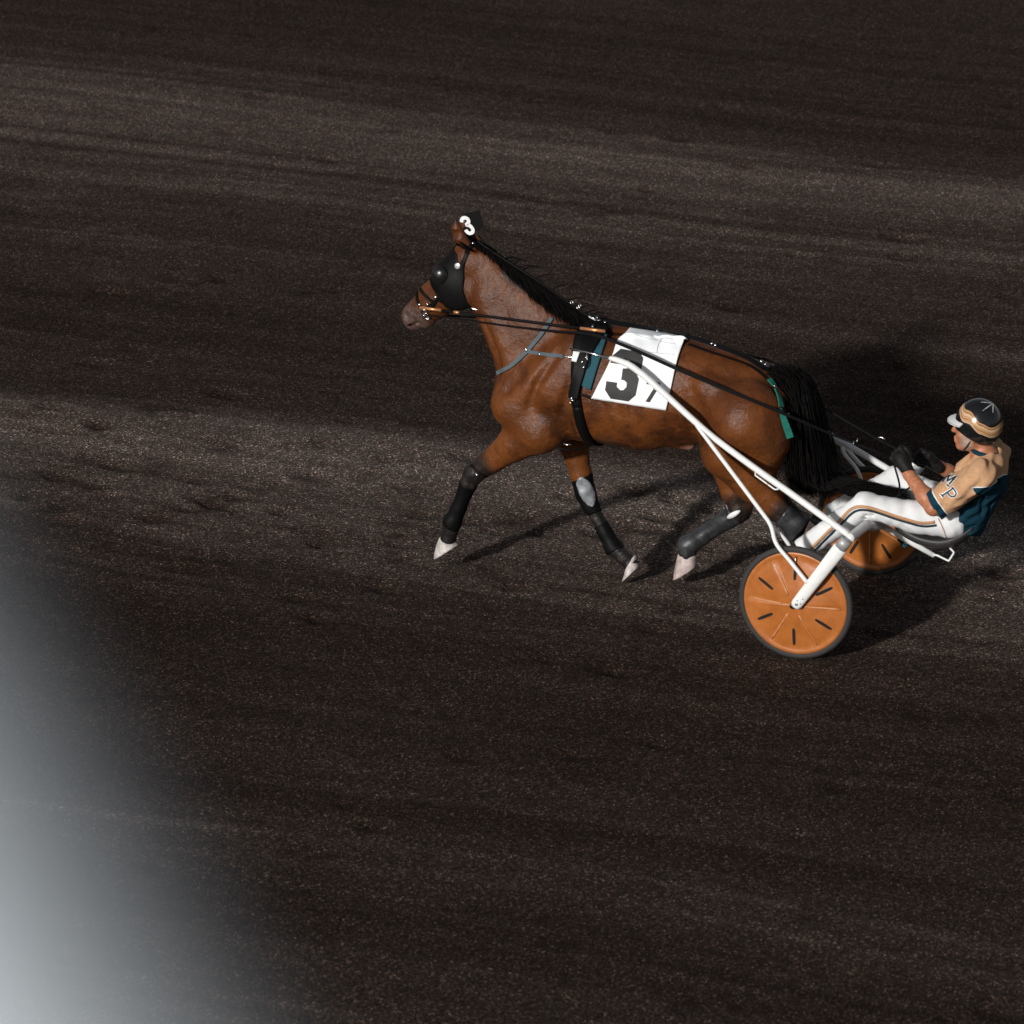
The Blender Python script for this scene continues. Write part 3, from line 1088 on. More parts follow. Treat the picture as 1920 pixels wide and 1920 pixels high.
for i in range(40):                                        # hair round the poll
    p, nr = near(HB, np.array([2.11 + random.gauss(0, .015), random.gauss(0, .03), 1.87]))
    FL.append(spline([p, p + nr * .012 + np.array([-.03, random.gauss(0, .01), -.01]), p + np.array([-.08, random.gauss(0, .02), -.05])], 6))
mk('forelock', strands(FL, .004), M_HAIR, HORSE)

# tail: arches off the dock and streams back between the driver's knees
TL = []
dock = spline([(0.40, 0, 1.31), (0.29, 0, 1.335), (0.19, 0, 1.30)], 20)
for i in range(4600):
    s = random.random()
    r = dock[int(s * 19)] + np.array([random.gauss(0, .012), random.gauss(0, .026), random.gauss(0, .014)])
    f = random.random()                                    # 0 = outer (rear) edge, 1 = inner edge along the thighs
    lat = random.gauss(0, .055)
    c0 = np.array([0.185 - .02 * s, 0, 1.285])
    outer = [at(1530, 765), at(1549, 850), at(1562, 898)]
    inner = [at(1490, 765), at(1487, 840), at(1494, 885)]
    pts = [r, c0 * (1 - f) + (r + np.array([-.04, 0, -.06])) * f + np.array([0, lat * .4, 0])]
    stop = random.random()
    for j in range(3):
        q = outer[j] * (1 - f) + inner[j] * f
        pts.append(q + np.array([random.gauss(0, .008), lat * (.7 + .2 * j), random.gauss(0, .008)]))
    if f < .45 and stop < .55:                             # long wisps blown back
        w = at(1600 + random.uniform(-15, 40), 915 + random.uniform(-12, 14), lat)
        w2 = at(1640 + random.uniform(-30, 70), 928 + random.uniform(-12, 18), lat * .8 + .03)
        pts += [w, w2]
    else:
        pts.append(pts[-1] + np.array([-.05 * (1 - f) * random.random(), lat * .1, -.03 - .07 * random.random()]))
    TL.append(spline(pts, 15))
mk('tail', strands(TL, .0027), M_HAIR, HORSE)

# ------------------------------------------------------------------ tack worn by the horse
hood_px = [(843, 466), (858, 478), (861, 492), (868, 492), (877, 478), (873, 505), (872, 540), (878, 560), (889, 583), (868, 588), (848, 583), (832, 571), (822, 556), (812, 541), (805, 522), (815, 497), (828, 478)]
hp = [at(q[0], q[1], .07) for q in hood_px]
poly = [(q[0], q[2]) for q in hp]
m = inpoly(HV[:, [0, 2]], poly)
hood = mk('hood', shell(HVF, HN_, m, .007), M_LEATHER, HORSE)
for s in (1, -1):
    c = np.array([2.258, s * .082, 1.635])
    U, Vv = np.meshgrid(np.linspace(0, math.pi / 2, 8), np.linspace(0, 2 * math.pi, 21)[:-1], indexing='ij')
    Vs = np.stack([c[0] + .052 * np.sin(U) * np.cos(Vv), c[1] + s * .034 * np.cos(U), c[2] + .052 * np.sin(U) * np.sin(Vv)], -1).reshape(-1, 3)
    Fs = [[i * 20 + j, i * 20 + (j + 1) % 20, (i + 1) * 20 + (j + 1) % 20, (i + 1) * 20 + j] for i in range(7) for j in range(20)]
    if s > 0:
        c1 = hit(HB, 825, 517, .09)[0]
        Vs += c1 - c + np.array([0, -.004, 0])
    mk('eye_cup', (Vs, Fs), mat('black_gloss_cup', (0.01, 0.01, 0.01), None, 50, 0.30, coat=0.0), HORSE, parent=hood)


def disc(c, nrm, r, t, seg=20, dome=.3):
    nrm = np.array(nrm) / np.linalg.norm(nrm)
    u = np.cross(nrm, [0, 0, 1.0])
    u /= np.linalg.norm(u)
    w = np.cross(nrm, u)
    V = []
    for rr, tt in ((r, 0), (r, t), (r * .8, t * (1 + dome)), (r * .3, t * (1 + 2 * dome))):
        for j in range(seg):
            a = 2 * math.pi * j / seg
            V.append(np.array(c) + nrm * tt + rr * (math.cos(a) * u + math.sin(a) * w))
    F = [[i * seg + j, i * seg + (j + 1) % seg, (i + 1) * seg + (j + 1) % seg, (i + 1) * seg + j] for i in range(3) for j in range(seg)]
    F.append([3 * seg + j for j in range(seg)])
    return np.array(V), F


p, nr = hit(HB, 860, 498, .06)
mk('rosette', disc(p + nr * .012, nr, .017, .005), mat('white_metal_rosette', (0.7, 0.7, 0.7), (0.5, 0.5, 0.5), 90, 0.3, metal=.5), HORSE, parent=hood)
# bridle: noseband, figure-eight straps, cheek strap, crown strap
br = [strap(HB, [(806, 520), (818, 541), (830, 562)], .013, lat=.05),
      strap(HB, [(787, 541), (800, 556), (815, 568)], .016, lat=.05),
      strap(HB, [(783, 548), (784, 562), (790, 578)], .017, lat=.05),
      strap(HB, [(796, 528), (786, 540), (781, 552)], .012, lat=.0),
      strap(HB, [(816, 563), (812, 572), (806, 582)], .018, lat=.05),
      strap(HB, [(830, 566), (822, 560), (816, 565), (800, 578)], .014, lat=.05),
      strap(HB, [(890, 456), (879, 464), (874, 480), (866, 496)], .022, lat=.06),
      strap(HB, [(856, 455), (866, 462), (884, 466)], .014, lat=.06)]
bridle = mk('bridle', br[6], M_LEATHER, HORSE, smooth=False)
mkl('bridle_strap', br[:6] + br[7:], M_LEATHER, HORSE, parent=bridle, smooth=False)


def ring(c, nrm, R, r, seg=20):
    nrm = np.array(nrm, float) / np.linalg.norm(nrm)
    u = np.cross(nrm, [0.1, 0.2, 1.0])
    u /= np.linalg.norm(u)
    w = np.cross(nrm, u)
    a = np.linspace(0, 2 * math.pi, seg + 1)
    return tube([np.array(c) + R * (math.cos(x) * u + math.sin(x) * w) for x in a], r, 8, cap=False)


bits = []
for q in ((797, 584), (801, 590)):
    p, nr = hit(HB, q[0], q[1], .06)
    bits.append(ring(p + nr * .012, nr, .018, .0035))
for q in ((788, 571), (803, 570), (818, 557), (885, 458), (893, 461)):
    p, nr = hit(HB, q[0], q[1], .06)
    bits.append(disc(p + nr * .009, nr, .008, .004, 10))
a, b2 = at(800, 594, .09), at(812, 604, .08)
bits.append(tube(spline([a, (a + b2) / 2 + np.array([0, .01, 0]), b2], 8), .003, 6))
mkl('bit_ring', bits, M_STEEL, HORSE, parent=bridle)
p, nr = hit(HB, 893, 580, .06)
c0, c1, c2 = at(883, 577, .11), at(895, 581, .11), at(903, 573, .11)
mk('hood_hook', tube(spline([c0, c1, c2], 9), .0035, 7), M_STEEL, HORSE, parent=hood)
# number plate standing on the poll
pl = [at(868, 401, .088), at(898, 394, .088), at(908, 425, .088), at(880, 442, .088)]
pl = np.array(pl)
plate = mk('head_number', (np.concatenate([pl + [0, .003, 0], pl - [0, .003, 0]]), [[3, 2, 1, 0], [4, 5, 6, 7], [0, 1, 5, 4], [1, 2, 6, 5], [2, 3, 7, 6], [3, 0, 4, 7]]), M_LEATHER, HORSE, smooth=False, label='black plate with a white 3 on top of the head')
c8 = lambda q: at(740 + q[0] / 8, 390 + q[1] / 8, .0925)
dg = spline([c8(q) for q in ((1005, 212), (1012, 165), (1050, 145), (1098, 165), (1112, 212), (1080, 250), (1128, 262), (1172, 312), (1172, 358), (1128, 378), (1085, 352), (1068, 325))], 44)
mk('digit', ribbon(dg, np.tile([0, 1.0, 0], (44, 1)), .0195, .003), mat('white_print', (0.85, 0.85, 0.85), None, 60, 0.6), HORSE, smooth=False, parent=plate)
st = at(882, 440, .085)
mk('plate_stem', tube([st + [0, 0, .01], st + [-.015, -.05, -.045]], .006, 8), M_LEATHER, HORSE, parent=plate)

# number cloth over the back
rows = [((1174, 630), (1284, 645)), ((1160, 642), (1278, 655)), ((1150, 668), (1268, 690)), ((1135, 700), (1260, 725)), ((1109, 746), (1250, 768))]
P, N = patch(HB, rows, 46, 46, off=.010)
ii, jj = np.meshgrid(np.linspace(0, 1, 46), np.linspace(0, 1, 46), indexing='ij')
P += N * (.008 * (1 + np.sin(9 * jj + 9 * ii)) * np.exp(-ii * 4) + .005 * (1 + np.sin(21 * jj - 14 * ii)) * np.exp(-ii * 3.2) + .002 * (1 + np.sin(7 * jj + 3 * ii)))[..., None]
ext, extn = [], []
for r in range(12):                                          # the flap continues over the spine to the far side
    yy = P[0, :, 1] - .028 * (12 - r)
    e, en = [], []
    for j in range(46):
        q, nr_, _, _ = HB.ray_cast(Vector((P[0, j, 0], yy[j], 3)), Vector((0, 0, -1)))
        q = np.array(q) if q is not None else P[0, j]
        nr_ = np.array(nr_) if nr_ is not None else np.array([0, 0, 1.0])
        e.append(q + nr_ * .010)
        en.append(nr_)
    ext.append(e)
    extn.append(en)
P, N = np.concatenate([np.array(ext), P]), np.concatenate([np.array(extn), N])
CV, CF = grid_solid(P, N, .003)
cloth = mk('number_cloth', (CV, CF), M_CLOTH, HORSE)
CB = bvh_of((CV, CF))
c64 = lambda L: [(1040 + a / 6.4, 560 + b / 6.4) for a, b in L]
three = c64([(690, 690), (795, 603), (1015, 640), (1062, 715), (1040, 860), (990, 925), (1012, 965), (972, 1160), (885, 1233), (672, 1200), (606, 1095), (622, 988), (752, 1008), (745, 1055), (785, 1097), (825, 1097), (862, 1060), (866, 1010), (835, 980), (800, 975), (818, 838), (870, 838), (905, 800), (910, 755), (885, 735), (850, 735), (820, 765), (810, 795), (668, 770)])
seven = c64([(1108, 988), (1268, 1008), (1262, 1040), (1225, 1105), (1140, 1242), (1090, 1235), (1190, 1075), (1205, 1042), (1100, 1026)])
mk('digit', decal(CB, three, .0025, 4), M_DIGIT, HORSE, parent=cloth)
mk('digit', decal(CB, seven, .0025, 4), M_DIGIT, HORSE, parent=cloth)
c64p = lambda a, b: (1040 + a / 6.4, 560 + b / 6.4)
mkl('hem_seam', (strap(CB, [c64p(950, 430), c64p(1080, 470), c64p(1270, 520), c64p(1440, 545)], .003, .0015, .002), strap(CB, [c64p(1110, 640), c64p(1270, 660), c64p(1440, 672)], .003, .0015, .002), strap(CB, [c64p(1290, 480), c64p(1240, 560), c64p(1225, 650)], .003, .0015, .002)),
   mat('grey_seam', (0.66, 0.68, 0.69), None, 50, 0.8), HORSE, parent=cloth)

# saddle pad, saddle panel and girth
P, N = patch(HB, [((1098, 619), (1140, 628)), ((1092, 650), (1132, 655)), ((1088, 690), (1118, 700)), ((1090, 722), (1108, 731))], 12, 26, off=.007)
pad = mk('saddle_pad', grid_solid(P, N, .010), M_TEAL, HORSE)
P, N = patch(HB, [((1100, 612), (1142, 622)), ((1090, 628), (1126, 640)), ((1082, 655), (1108, 668)), ((1077, 690), (1098, 700)), ((1074, 722), (1090, 728)), ((1074, 745), (1086, 748))], 12, 34, off=.018)
saddle = mk('saddle', grid_solid(P, N, .012), M_LEATHER, HORSE)
gx0 = float(hit(HB, 1083, 745, .25)[0][0])
mk('girth', strap_loop(HB, (gx0, 0, 1.10), (0, 1, -.02), (.10, 0, 1), .052, .007, .008, n=90), M_LEATHER, HORSE)
mk('girth_tag', (lambda P, N: grid_solid(P, N, .006))(*patch(HB, [((1078, 659), (1088, 661)), ((1074, 677), (1083, 680))], 6, 6, off=.034)), M_WHITE, HORSE, parent=saddle)
fit = []
for q, r in (((1112, 630), .012), ((1110, 622), .009)):
    p, nr = hit(HB, q[0], q[1], .1)
    fit.append(ring(p + nr * .036, (1, .2, 0), r, .0035))
for q in ((1078, 745), (1076, 753), (1100, 672), (1094, 680), (1124, 610), (1135, 613), (1097, 690)):
    p, nr = hit(HB, q[0], q[1], .2)
    fit.append(disc(p + nr * .032, nr, .0065, .004, 10))
for a_, b_2 in (((1071, 745), (1082, 749)), ((1100, 664), (1103, 680))):
    fit.append(strap(HB, [a_, b_2], .006, .004, .034, n=4))
mkl('saddle_buckle', fit, M_STEEL, HORSE, parent=saddle)
mkl('saddle_strap', (strap(HB, [(1086, 738), (1098, 741), (1112, 747)], .014, .004, .008), strap(HB, [(1104, 664), (1106, 684), (1098, 694)], .006, .004, .03)), M_LEATHER, HORSE, parent=saddle)
p0, p1 = hit(HB, 1048, 834, .1), hit(HB, 1110, 832, .1)
mk('belly_strap', tube(spline([p0[0] + [0, .02, -.01], (p0[0] + p1[0]) / 2 + [0, .04, -.022], p1[0] + [0, .02, -.008]], 10), .005, 8), M_LEATHER, HORSE)
mk('belly_buckle', tube(spline([at(1055, 831, .2), at(1063, 834, .21), at(1071, 833, .2)], 6), .005, 6), M_STEEL, HORSE)

# breast collar
collar = mk('breast_collar', strap(HB, [(1034, 596), (1018, 622), (990, 658)], .021, .005, .007), M_BLUEGREY, HORSE, smooth=False)
mkl('collar_strap', (strap(HB, [(990, 658), (962, 684), (934, 700)], .021, .005, .007), strap(HB, [(988, 657), (1010, 664), (1040, 667), (1058, 669)], .019, .005, .007)), M_BLUEGREY, HORSE, parent=collar, smooth=False)
bk = []
for q in ((988, 656), (1014, 618), (1014, 665)):
    p, nr = hit(HB, q[0], q[1], .15)
    bk.append(disc(p + nr * .011, nr, .008, .004, 12))
bk.append(strap(HB, [(1056, 669), (1062, 669), (1068, 670), (1075, 670)], .005, .004, .012, n=10))
mkl('collar_buckle', bk, M_STEEL, HORSE, parent=collar)

# back strap along the spine, crupper and tail wrap
bs = mk('back_strap', strap(HB, [(1118, 606), (1180, 616), (1240, 627), (1290, 637), (1350, 657), (1400, 677), (1432, 697)], .030, .010, .016, n=40, lat=0), M_LEATHER, HORSE, smooth=False)
mk('crupper_strap', strap(HB, [(1290, 648), (1330, 662), (1380, 678), (1412, 692), (1436, 712), (1448, 728)], .012, .005, .008, n=30, lat=.1), M_LEATHER, HORSE, smooth=False)
rods = []
for a_, b_2 in (((1118, 601), (1104, 593)),):
    A, B = at(*a_, .035), at(*b_2, .035)
    rods.append(tube(resample([A, B], 4), .004, 8))
mkl('strap_rod', rods, M_WHITE, HORSE, parent=bs)
pin = []
for q in ((1181, 610), (1289, 629)):
    A = at(*q, 0)
    pin.append(tube([A - [0, 0, .03], A + [0, 0, .012]], [.010, .012], 10))
mkl('strap_post', pin, M_LEATHER, HORSE, parent=bs)
stl = []
for q in ((1232, 622), (1333, 652), (1340, 655), (1425, 685), (1432, 690)):
    p, nr = hit(HB, q[0], q[1], 0)
    stl.append(disc(p + nr * .026, nr + np.array([0, .8, 0]), .007, .004, 8))
mkl('strap_stud', stl, M_STEEL, HORSE, parent=bs)
wrap = [strap(HB, [(1440, 714), (1446, 722), (1449, 728)], .028, .008, .012, n=8), strap(HB, [(1452, 734), (1458, 750), (1461, 764)], .030, .008, .012, n=10)]
A, B, C_ = at(1463, 766, .20), at(1472, 792, .22), at(1482, 821, .23)
wrap.append(ribbon(resample([A, B, C_], 10), np.tile([-.25, .95, .1], (10, 1)), [.016, .02, .026, .03, .033, .035, .036, .037, .038, .038], .006))
mkl('tail_wrap', wrap, M_GREEN, HORSE, smooth=False)
mk('crupper_buckle', strap(HB, [(1446, 729), (1453, 733)], .012, .006, .02, n=4), M_STEEL, HORSE)
# the check rein from the poll to the saddle hook
ck = [at(888, 453, .03) + [0, 0, .02], at(930, 476, .03), at(1000, 521, .03), at(1060, 562, .02), at(1100, 592, .01), at(1128, 604, .01)]
ckp = []
for q in spline(ck, 30):
    p, nr = near(HB, q)
    ckp.append(q if (q - p) @ nr > .022 else p + nr * .022)
chk = mk('check_rein', ribbon(np.array(ckp), np.tile([0, .6, .8], (30, 1)), .010, .004), M_LEATHER, HORSE)
bk = []
for q in ((1072, 570), (1084, 580), (1087, 576), (1118, 600)):
    A = at(*q, .03)
    bk.append(ring(A + [0, 0, .01], (.3, 1, .2), .008, .0026, 10))
bk.append(tube([at(1105, 592, .05), at(1122, 602, .05)], .004, 6))
mkl('check_buckle', bk, M_STEEL, HORSE, parent=chk)
# head pole beside the neck
A, B = at(789, 577, .13), at(1132, 621, .24)
L_ = lambda t: A + (B - A) * t
pole = mk('head_pole', tube([L_(0), L_(.25), L_(.6), L_(1)], .0075, 10), M_LEATHER, HORSE)
mkl('pole_end', (tube([L_(-.005), L_(.115)], .0088, 10), tube([L_(.185), L_(.215)], .0088, 10), tube([L_(.875), L_(1.005)], .0088, 10)), M_POLE, HORSE, parent=pole)

# ------------------------------------------------------------------ the race cart
SULKY = thing('race_cart', (0, 0, 0), 'white two wheeled racing cart with orange disc wheels behind the horse', 'race cart')


def wheel(yc, s, rot):
    """s = +1: outer face towards +Y"""
    seg = 96
    hubc = np.array([0, yc, RW])
    root_ = SULKY
    tyre = []
    a = np.linspace(0, 2 * math.pi, seg + 1)
    R = RW - .017
    ty = tube([hubc + [R * math.cos(x), 0, R * math.sin(x)] for x in a], .0185, 14, cap=False)
    V, F = [], []
    prof = [(.284, .0), (.283, .012), (.272, .0165), (.262, .0135), (.252, .0115), (.232, .0146), (.16, .0257), (.10, .035), (.055, .042), (.0, .043)]
    for side in (1, -1):
        n0 = len(V)
        for r, y in prof:
            for j in range(seg):
                x = 2 * math.pi * j / seg
                fr = ((math.degrees(x) - rot + 30) % 60) / 60 - .5          # pressed panels, each a little tilted
                V.append(hubc + [r * math.cos(x), side * (y + .010 * fr * min(1, max(0, (.252 - r) / .02)) * min(1, r / .10)), r * math.sin(x)])
        for i in range(len(prof) - 1):
            for j in range(seg):
                k = (j + 1) % seg
                q = [n0 + i * seg + j, n0 + i * seg + k, n0 + (i + 1) * seg + k, n0 + (i + 1) * seg + j]
                F.append(q if side > 0 else q[::-1])
    empty_name = 'wheel'
    yof = lambda r: np.interp(r, [p[0] for p in prof][::-1], [p[1] for p in prof][::-1])
    sl, rb = [], []
    for side in (1, -1):
        nd = np.array([0, side, 0.0])
        for kx in range(6):
            an = math.radians(rot + 60 * kx)
            e = np.array([math.cos(an), 0, math.sin(an)])
            pts = [hubc + e * r + nd * (yof(r) + .0008) for r in np.linspace(.135, .232, 6)]
            nn = np.tile(nd, (6, 1))
            sl.append(ribbon(pts, nn, [.011, .0165, .0165, .0165, .0165, .011], .0012))  # raised black strip painted for the shade inside a slot
            # pressed ribs: one straight, two bent ones closing a wedge
            for da, r0, r1, db in ((-30, .06, .247, 0),):
                a0, a1 = an + math.radians(da + db), an + math.radians(da)
                p0 = np.array([math.cos(a0), 0, math.sin(a0)])
                p1 = np.array([math.cos(a1), 0, math.sin(a1)])
                pts = []
                for t in np.linspace(0, 1, 8):
                    q = p0 * r0 * (1 - t) + p1 * r1 * t
                    pts.append(hubc + q + nd * (yof(np.linalg.norm(q)) + .0002))
                rb.append(tube(pts, .0048, 8))
    w = mk('wheel', (np.array(V), F), M_ORANGE, SULKY)
    mkl('rib', rb, M_ORIB, SULKY, parent=w)
    mk('tyre', ty, M_RUBBER, SULKY, parent=w)
    mkl('slot_shade', sl, M_SLOT, SULKY, parent=w, smooth=False)
    vv = hubc + np.array([0.0, s * .02, .262])
    mk('valve', tube([vv, vv + [0, s * .006, -.045]], [.005, .004], 8), M_STEEL, SULKY, parent=w)
    hb = [tube([hubc - [0, .060, 0], hubc + [0, .060, 0]], .016, 12)]
    mk('hub', join(*hb), M_STEEL, SULKY, parent=w)
    return w


wheel(TRACK / 2, 1, 30)
wheel(-TRACK / 2, -1, 0)


def mir(P):
    P = np.array(P, float)
    return P * [1, -1, 1]


shaft_px = [((1143, 671), .32), ((1160, 676), .322), ((1181, 685), .325), ((1198, 697), .328), ((1212, 708), .332), ((1250, 742), .34), ((1306, 793), .36), ((1348, 828), .375), ((1420, 881), .41), ((1491, 931), .44), ((1602, 1011), .48)]
SP = [at(*q, lt) for q, lt in shaft_px]
TIP = [at(1068, 653, .30), at(1110, 663, .31), at(1143, 672, .32)]
path = spline(SP, 60)
ARM = [at(1495, 1131, TRACK / 2 + .068), at(1580, 1022, TRACK / 2 + .05), at(1592, 1010, TRACK / 2 + .02)]
arch_px = [((1604, 1001), .58), ((1616, 991), .48), ((1627, 984), .38)]
ARC = [ARM[2]] + [at(*q, lt) for q, lt in arch_px] + [np.array([-.27, .22, .615]), np.array([-.27, .10, .585]), np.array([-.27, 0, .58])]
for f_ in (lambda P: np.array(P, float), mir):
    dip = np.stack([0 * path[:, 0], 0 * path[:, 0], -.045 * np.clip((path[:, 0] - .2) / .8, 0, 1)], 1) * (f_ is mir)
    sh = mk('shaft', tube(f_(path) + dip, np.interp(np.linspace(0, 1, 60), [0, .05, .2, 1], [.010, .0150, .0175, .0175]), 16), M_WHITE, SULKY)
    mk('shaft_tip', tube(f_(TIP) - [0, 0, .045 * (f_ is mir)], [.005, .0055, .008], 10), M_STEEL, SULKY, parent=sh)
    # outer fork arm: a flat tapering blade, hub to collar
    A0, A1 = f_(ARM[0]), f_(ARM[1])
    pp = [A0 + (A1 - A0) * t for t in (-.068, -.04, 0, .3, .7, .93, .96)]
    arm = mk('fork_arm', tube(pp, [.018, .027, .031, .033, .0365, .039, .036], 18, flat=.55, ref=np.array([0, 1.0, 0])), M_WHITE, SULKY)
    mkl('axle_bolt', ([disc(A0 + (A1 - A0) * t + f_([[u, .0175, w_]])[0], f_([[0, 1, 0]])[0], r_, .003, 8) for t, u, w_, r_ in ((0, 0, 0, .008), (.06, .010, 0, .003), (.09, -.012, .002, .003), (.05, -.010, -.012, .003))]), mat('dull_bolt', (0.3, 0.3, 0.31), None, 60, .4, metal=.7), SULKY, parent=arm)
    mk('fork_collar', tube([A0 + (A1 - A0) * t for t in (.95, 1.09)], .033, 18, flat=.8, ref=np.array([0, 1.0, 0])), mat('shaded_collar_grey', (0.42, 0.42, 0.42), (0.36, 0.36, 0.36), 40, .45, metal=.3), SULKY)  # shade on the collar put into its grey colour
    # inner fork arm, hidden by the wheel except its top
    inn = [f_([0.0, TRACK / 2 - .075, RW]), f_(at(1560, 1045, TRACK / 2 - .07)), f_(at(1588, 1016, TRACK / 2 - .03))]
    mk('inner_fork_arm', tube(spline(inn, 14), .017, 12), M_WHITE, SULKY)
    # brace from the shaft, splitting in two round the wheel
    b0, b1, b2_, b3 = at(1306, 797, .365), at(1440, 976, TRACK / 2 - .03), at(1456, 1020, TRACK / 2 + .03), at(1515, 1094, TRACK / 2 + .066)
    main = spline([b0, b0 * .55 + b1 * .45, b1], 20)
    out = spline([b1, at(1447, 990, TRACK / 2 - .01), b2_, b2_ * .55 + b3 * .45, b3], 26)
    inb = spline([b1, at(1449, 988, TRACK / 2 - .05), at(1482, 1028, TRACK / 2 - .062), np.array([-.01, TRACK / 2 - .072, RW + .03])], 24)
    mk('brace', tube(np.concatenate([f_(main), f_(out)[1:]]), .0112, 12), M_WHITE, SULKY)
    mk('inner_brace', tube(f_(inb), .0105, 12), M_WHITE, SULKY)
mk('arch', tube(np.concatenate([spline(ARC, 36), mir(spline(ARC, 36))[::-1][1:]]), .026, 16), M_WHITE, SULKY)
# wire loop under the near shaft, pedal bars for the feet
lp = [at(1425, 878, .405), at(1417, 884, .41), at(1416, 891, .41), at(1453, 918, .42), at(1460, 917, .425), at(1464, 908, .42)]
mk('wire_loop', tube(spline(resample(lp, 24), 24), .0045, 8), M_WHITE, SULKY)
mk('wire_loop', tube(mir(spline(resample(lp, 24), 24)), .0045, 8), M_WHITE, SULKY)
mk('loop_clip', tube([at(1438, 907, .415), at(1444, 911, .415)], .006, 8), M_POLE, SULKY)
for s in (1, -1):
    mk('foot_rest', tube([(.10, s * .47, .50), (.10, s * .22, .425)], .012, 10), M_WHITE, SULKY)
# seat and its stays
sv, sf = [], []
prof = [(-.335, .590), (-.37, .575), (-.43, .548), (-.52, .522), (-.60, .518), (-.66, .532), (-.72, .560), (-.785, .615)]
pc = spline(prof, 30)
for i, (x, z) in enumerate(pc):
    t = i / 29
    wd = .165 * (0.55 + .45 * math.sin(math.pi * min(1, max(.06, t * 1.25)))) if t < .4 else .165 * (1 - .25 * max(0, (t - .75) / .25))
    th = .031 * (1 - .55 * max(0, (t - .8) / .2)) * (1 if t > .04 else .8)
    for j in range(20):
        a = 2 * math.pi * j / 20
        cy, cz = math.cos(a), math.sin(a)
        sv.append((x, wd * np.sign(cy) * abs(cy) ** .55, z + th * np.sign(cz) * abs(cz) ** .7 + .030 * abs(cy) ** 2))
for i in range(29):
    for j in range(20):
        k = (j + 1) % 20
        sf.append([i * 20 + j, i * 20 + k, (i + 1) * 20 + k, (i + 1) * 20 + j])
sf += [list(range(20))[::-1], [29 * 20 + j for j in range(20)]]
mk('seat', (np.array(sv), sf), M_SEAT, SULKY)
for s in (1, -1):
    a, b2 = at(1636, 975, .09), at(1752, 1042, .09)
    pts = np.array([a, a * .5 + b2 * .5, b2])
    pts[:, 1] = s * .09
    mk('seat_stay', tube(pts, [.016, .018, .014], 12, flat=.7, ref=np.array([0, 1.0, 0])), M_WHITE, SULKY)
lp = [at(1745, 1040, .09), at(1757, 1041, .10), at(1779, 1052, .10), at(1789, 1036, .10), at(1778, 1024, .10)]
mk('rear_loop', tube(resample(lp, 26), .0055, 8), M_WHITE, SULKY)
for q, lt in (((1516, 920), -.30), ((1697, 1022), -.10)):
    c = at(*q, lt)
    mk('end_cap', disc(c, (-.2, 1, .1), .0125, .008, 14, .6), M_CYAN, SULKY)
    mk('cap_stem', tube([c, c + np.array([.05, -.04, .01])], .008, 8), M_LEATHER, SULKY)

# ------------------------------------------------------------------ the driver
DRIVER = thing('person', (-.62, 0, .5), 'driver in tan and navy shirt, white trousers and black helmet, seated on the cart', 'person')
SHN, ELN, WRN = np.array([-.835, .185, .955]), np.array([-.612, .272, .785]), np.array([-.445, .165, .905])
SHF, ELF, WRF = np.array([-.80, -.185, .955]), np.array([-.66, -.29, .74]), np.array([-.515, -.13, .865])
GLN, GLF = np.array([-.395, .13, .966]), np.array([-.468, -.095, .905])
HIPN, KNN, ANN = np.array([-.655, .105, .615]), np.array([-.222, .215, .728]), np.array([.055, .315, .497])
HIPF, KNF, ANF = HIPN * [1, -1, 1], np.array([-.262, -.215, .735]), np.array([.085, -.30, .475])
b = Field((-1.0, -.40, .36), (.22, .42, 1.36), .0062)
b.chain([(-.67, 0, .665, .085), (-.71, 0, .74, .10), (-.775, 0, .88, .115), (-.81, 0, .96, .085)], sy=1.3, k=.04, kin=.05)
b.chain([(-.815, 0, .98, .056), (-.78, 0, 1.075, .054)], k=.04)                     # neck
HC = np.array([-.748, 0, 1.163])
b.ell(HC + [-.01, 0, .03], (.098, .078, .105), k=.03)                              # skull
b.ell(HC + [.035, 0, -.055], (.066, .058, .082), tilt=-8, k=.03)                    # face
b.chain([HC.tolist() + [0]][0:0] or [tuple(HC + [.0, .05, -.07]) + (.028,), tuple(HC + [.068, .018, -.112]) + (.024,)], k=.03)
b.chain([tuple(HC + [.0, -.05, -.07]) + (.028,), tuple(HC + [.068, -.018, -.112]) + (.024,)], k=.03)
b.ell(HC + [.080, 0, -.118], (.022, .022, .018), k=.02)                            # chin
b.chain([tuple(HC + [.094, 0, -.002]) + (.011,), tuple(HC + [.118, 0, -.038]) + (.015,)], k=.016)   # nose
for s in (1, -1):
    b.chain([tuple(HC + [.088, s * .012, .008]) + (.011,), tuple(HC + [.072, s * .052, .008]) + (.011,)], k=.02)   # brow
    b.ell(HC + [.084, s * .030, -.012], (.013, .015, .010), k=.012, op='sub')          # eye socket
    b.ell(HC + [.079, s * .030, -.012], (.012, .012, .011), k=.004)                  # eyeball
    b.ell(HC + [.060, s * .048, -.045], (.028, .02, .02), k=.025)                     # cheek bone
    b.ell(HC + [-.012, s * .080, -.035], (.024, .010, .034), k=.008, yaw=s * -18)     # ear
    b.ell(HC + [-.006, s * .090, -.032], (.011, .006, .017), k=.006, op='sub')
b.chain([tuple(HC + [.104, -.022, -.078]) + (.006,), tuple(HC + [.106, 0, -.076]) + (.0065,), tuple(HC + [.104, .022, -.078]) + (.006,)], k=.01)  # lips
b.chain([tuple(HC + [.102, -.02, -.092]) + (.0065,), tuple(HC + [.104, .02, -.092]) + (.0065,)], k=.01)
b.chain([tuple(HC + [.116, -.02, -.085]) + (.004,), tuple(HC + [.116, .02, -.085]) + (.004,)], k=.008, op='sub')
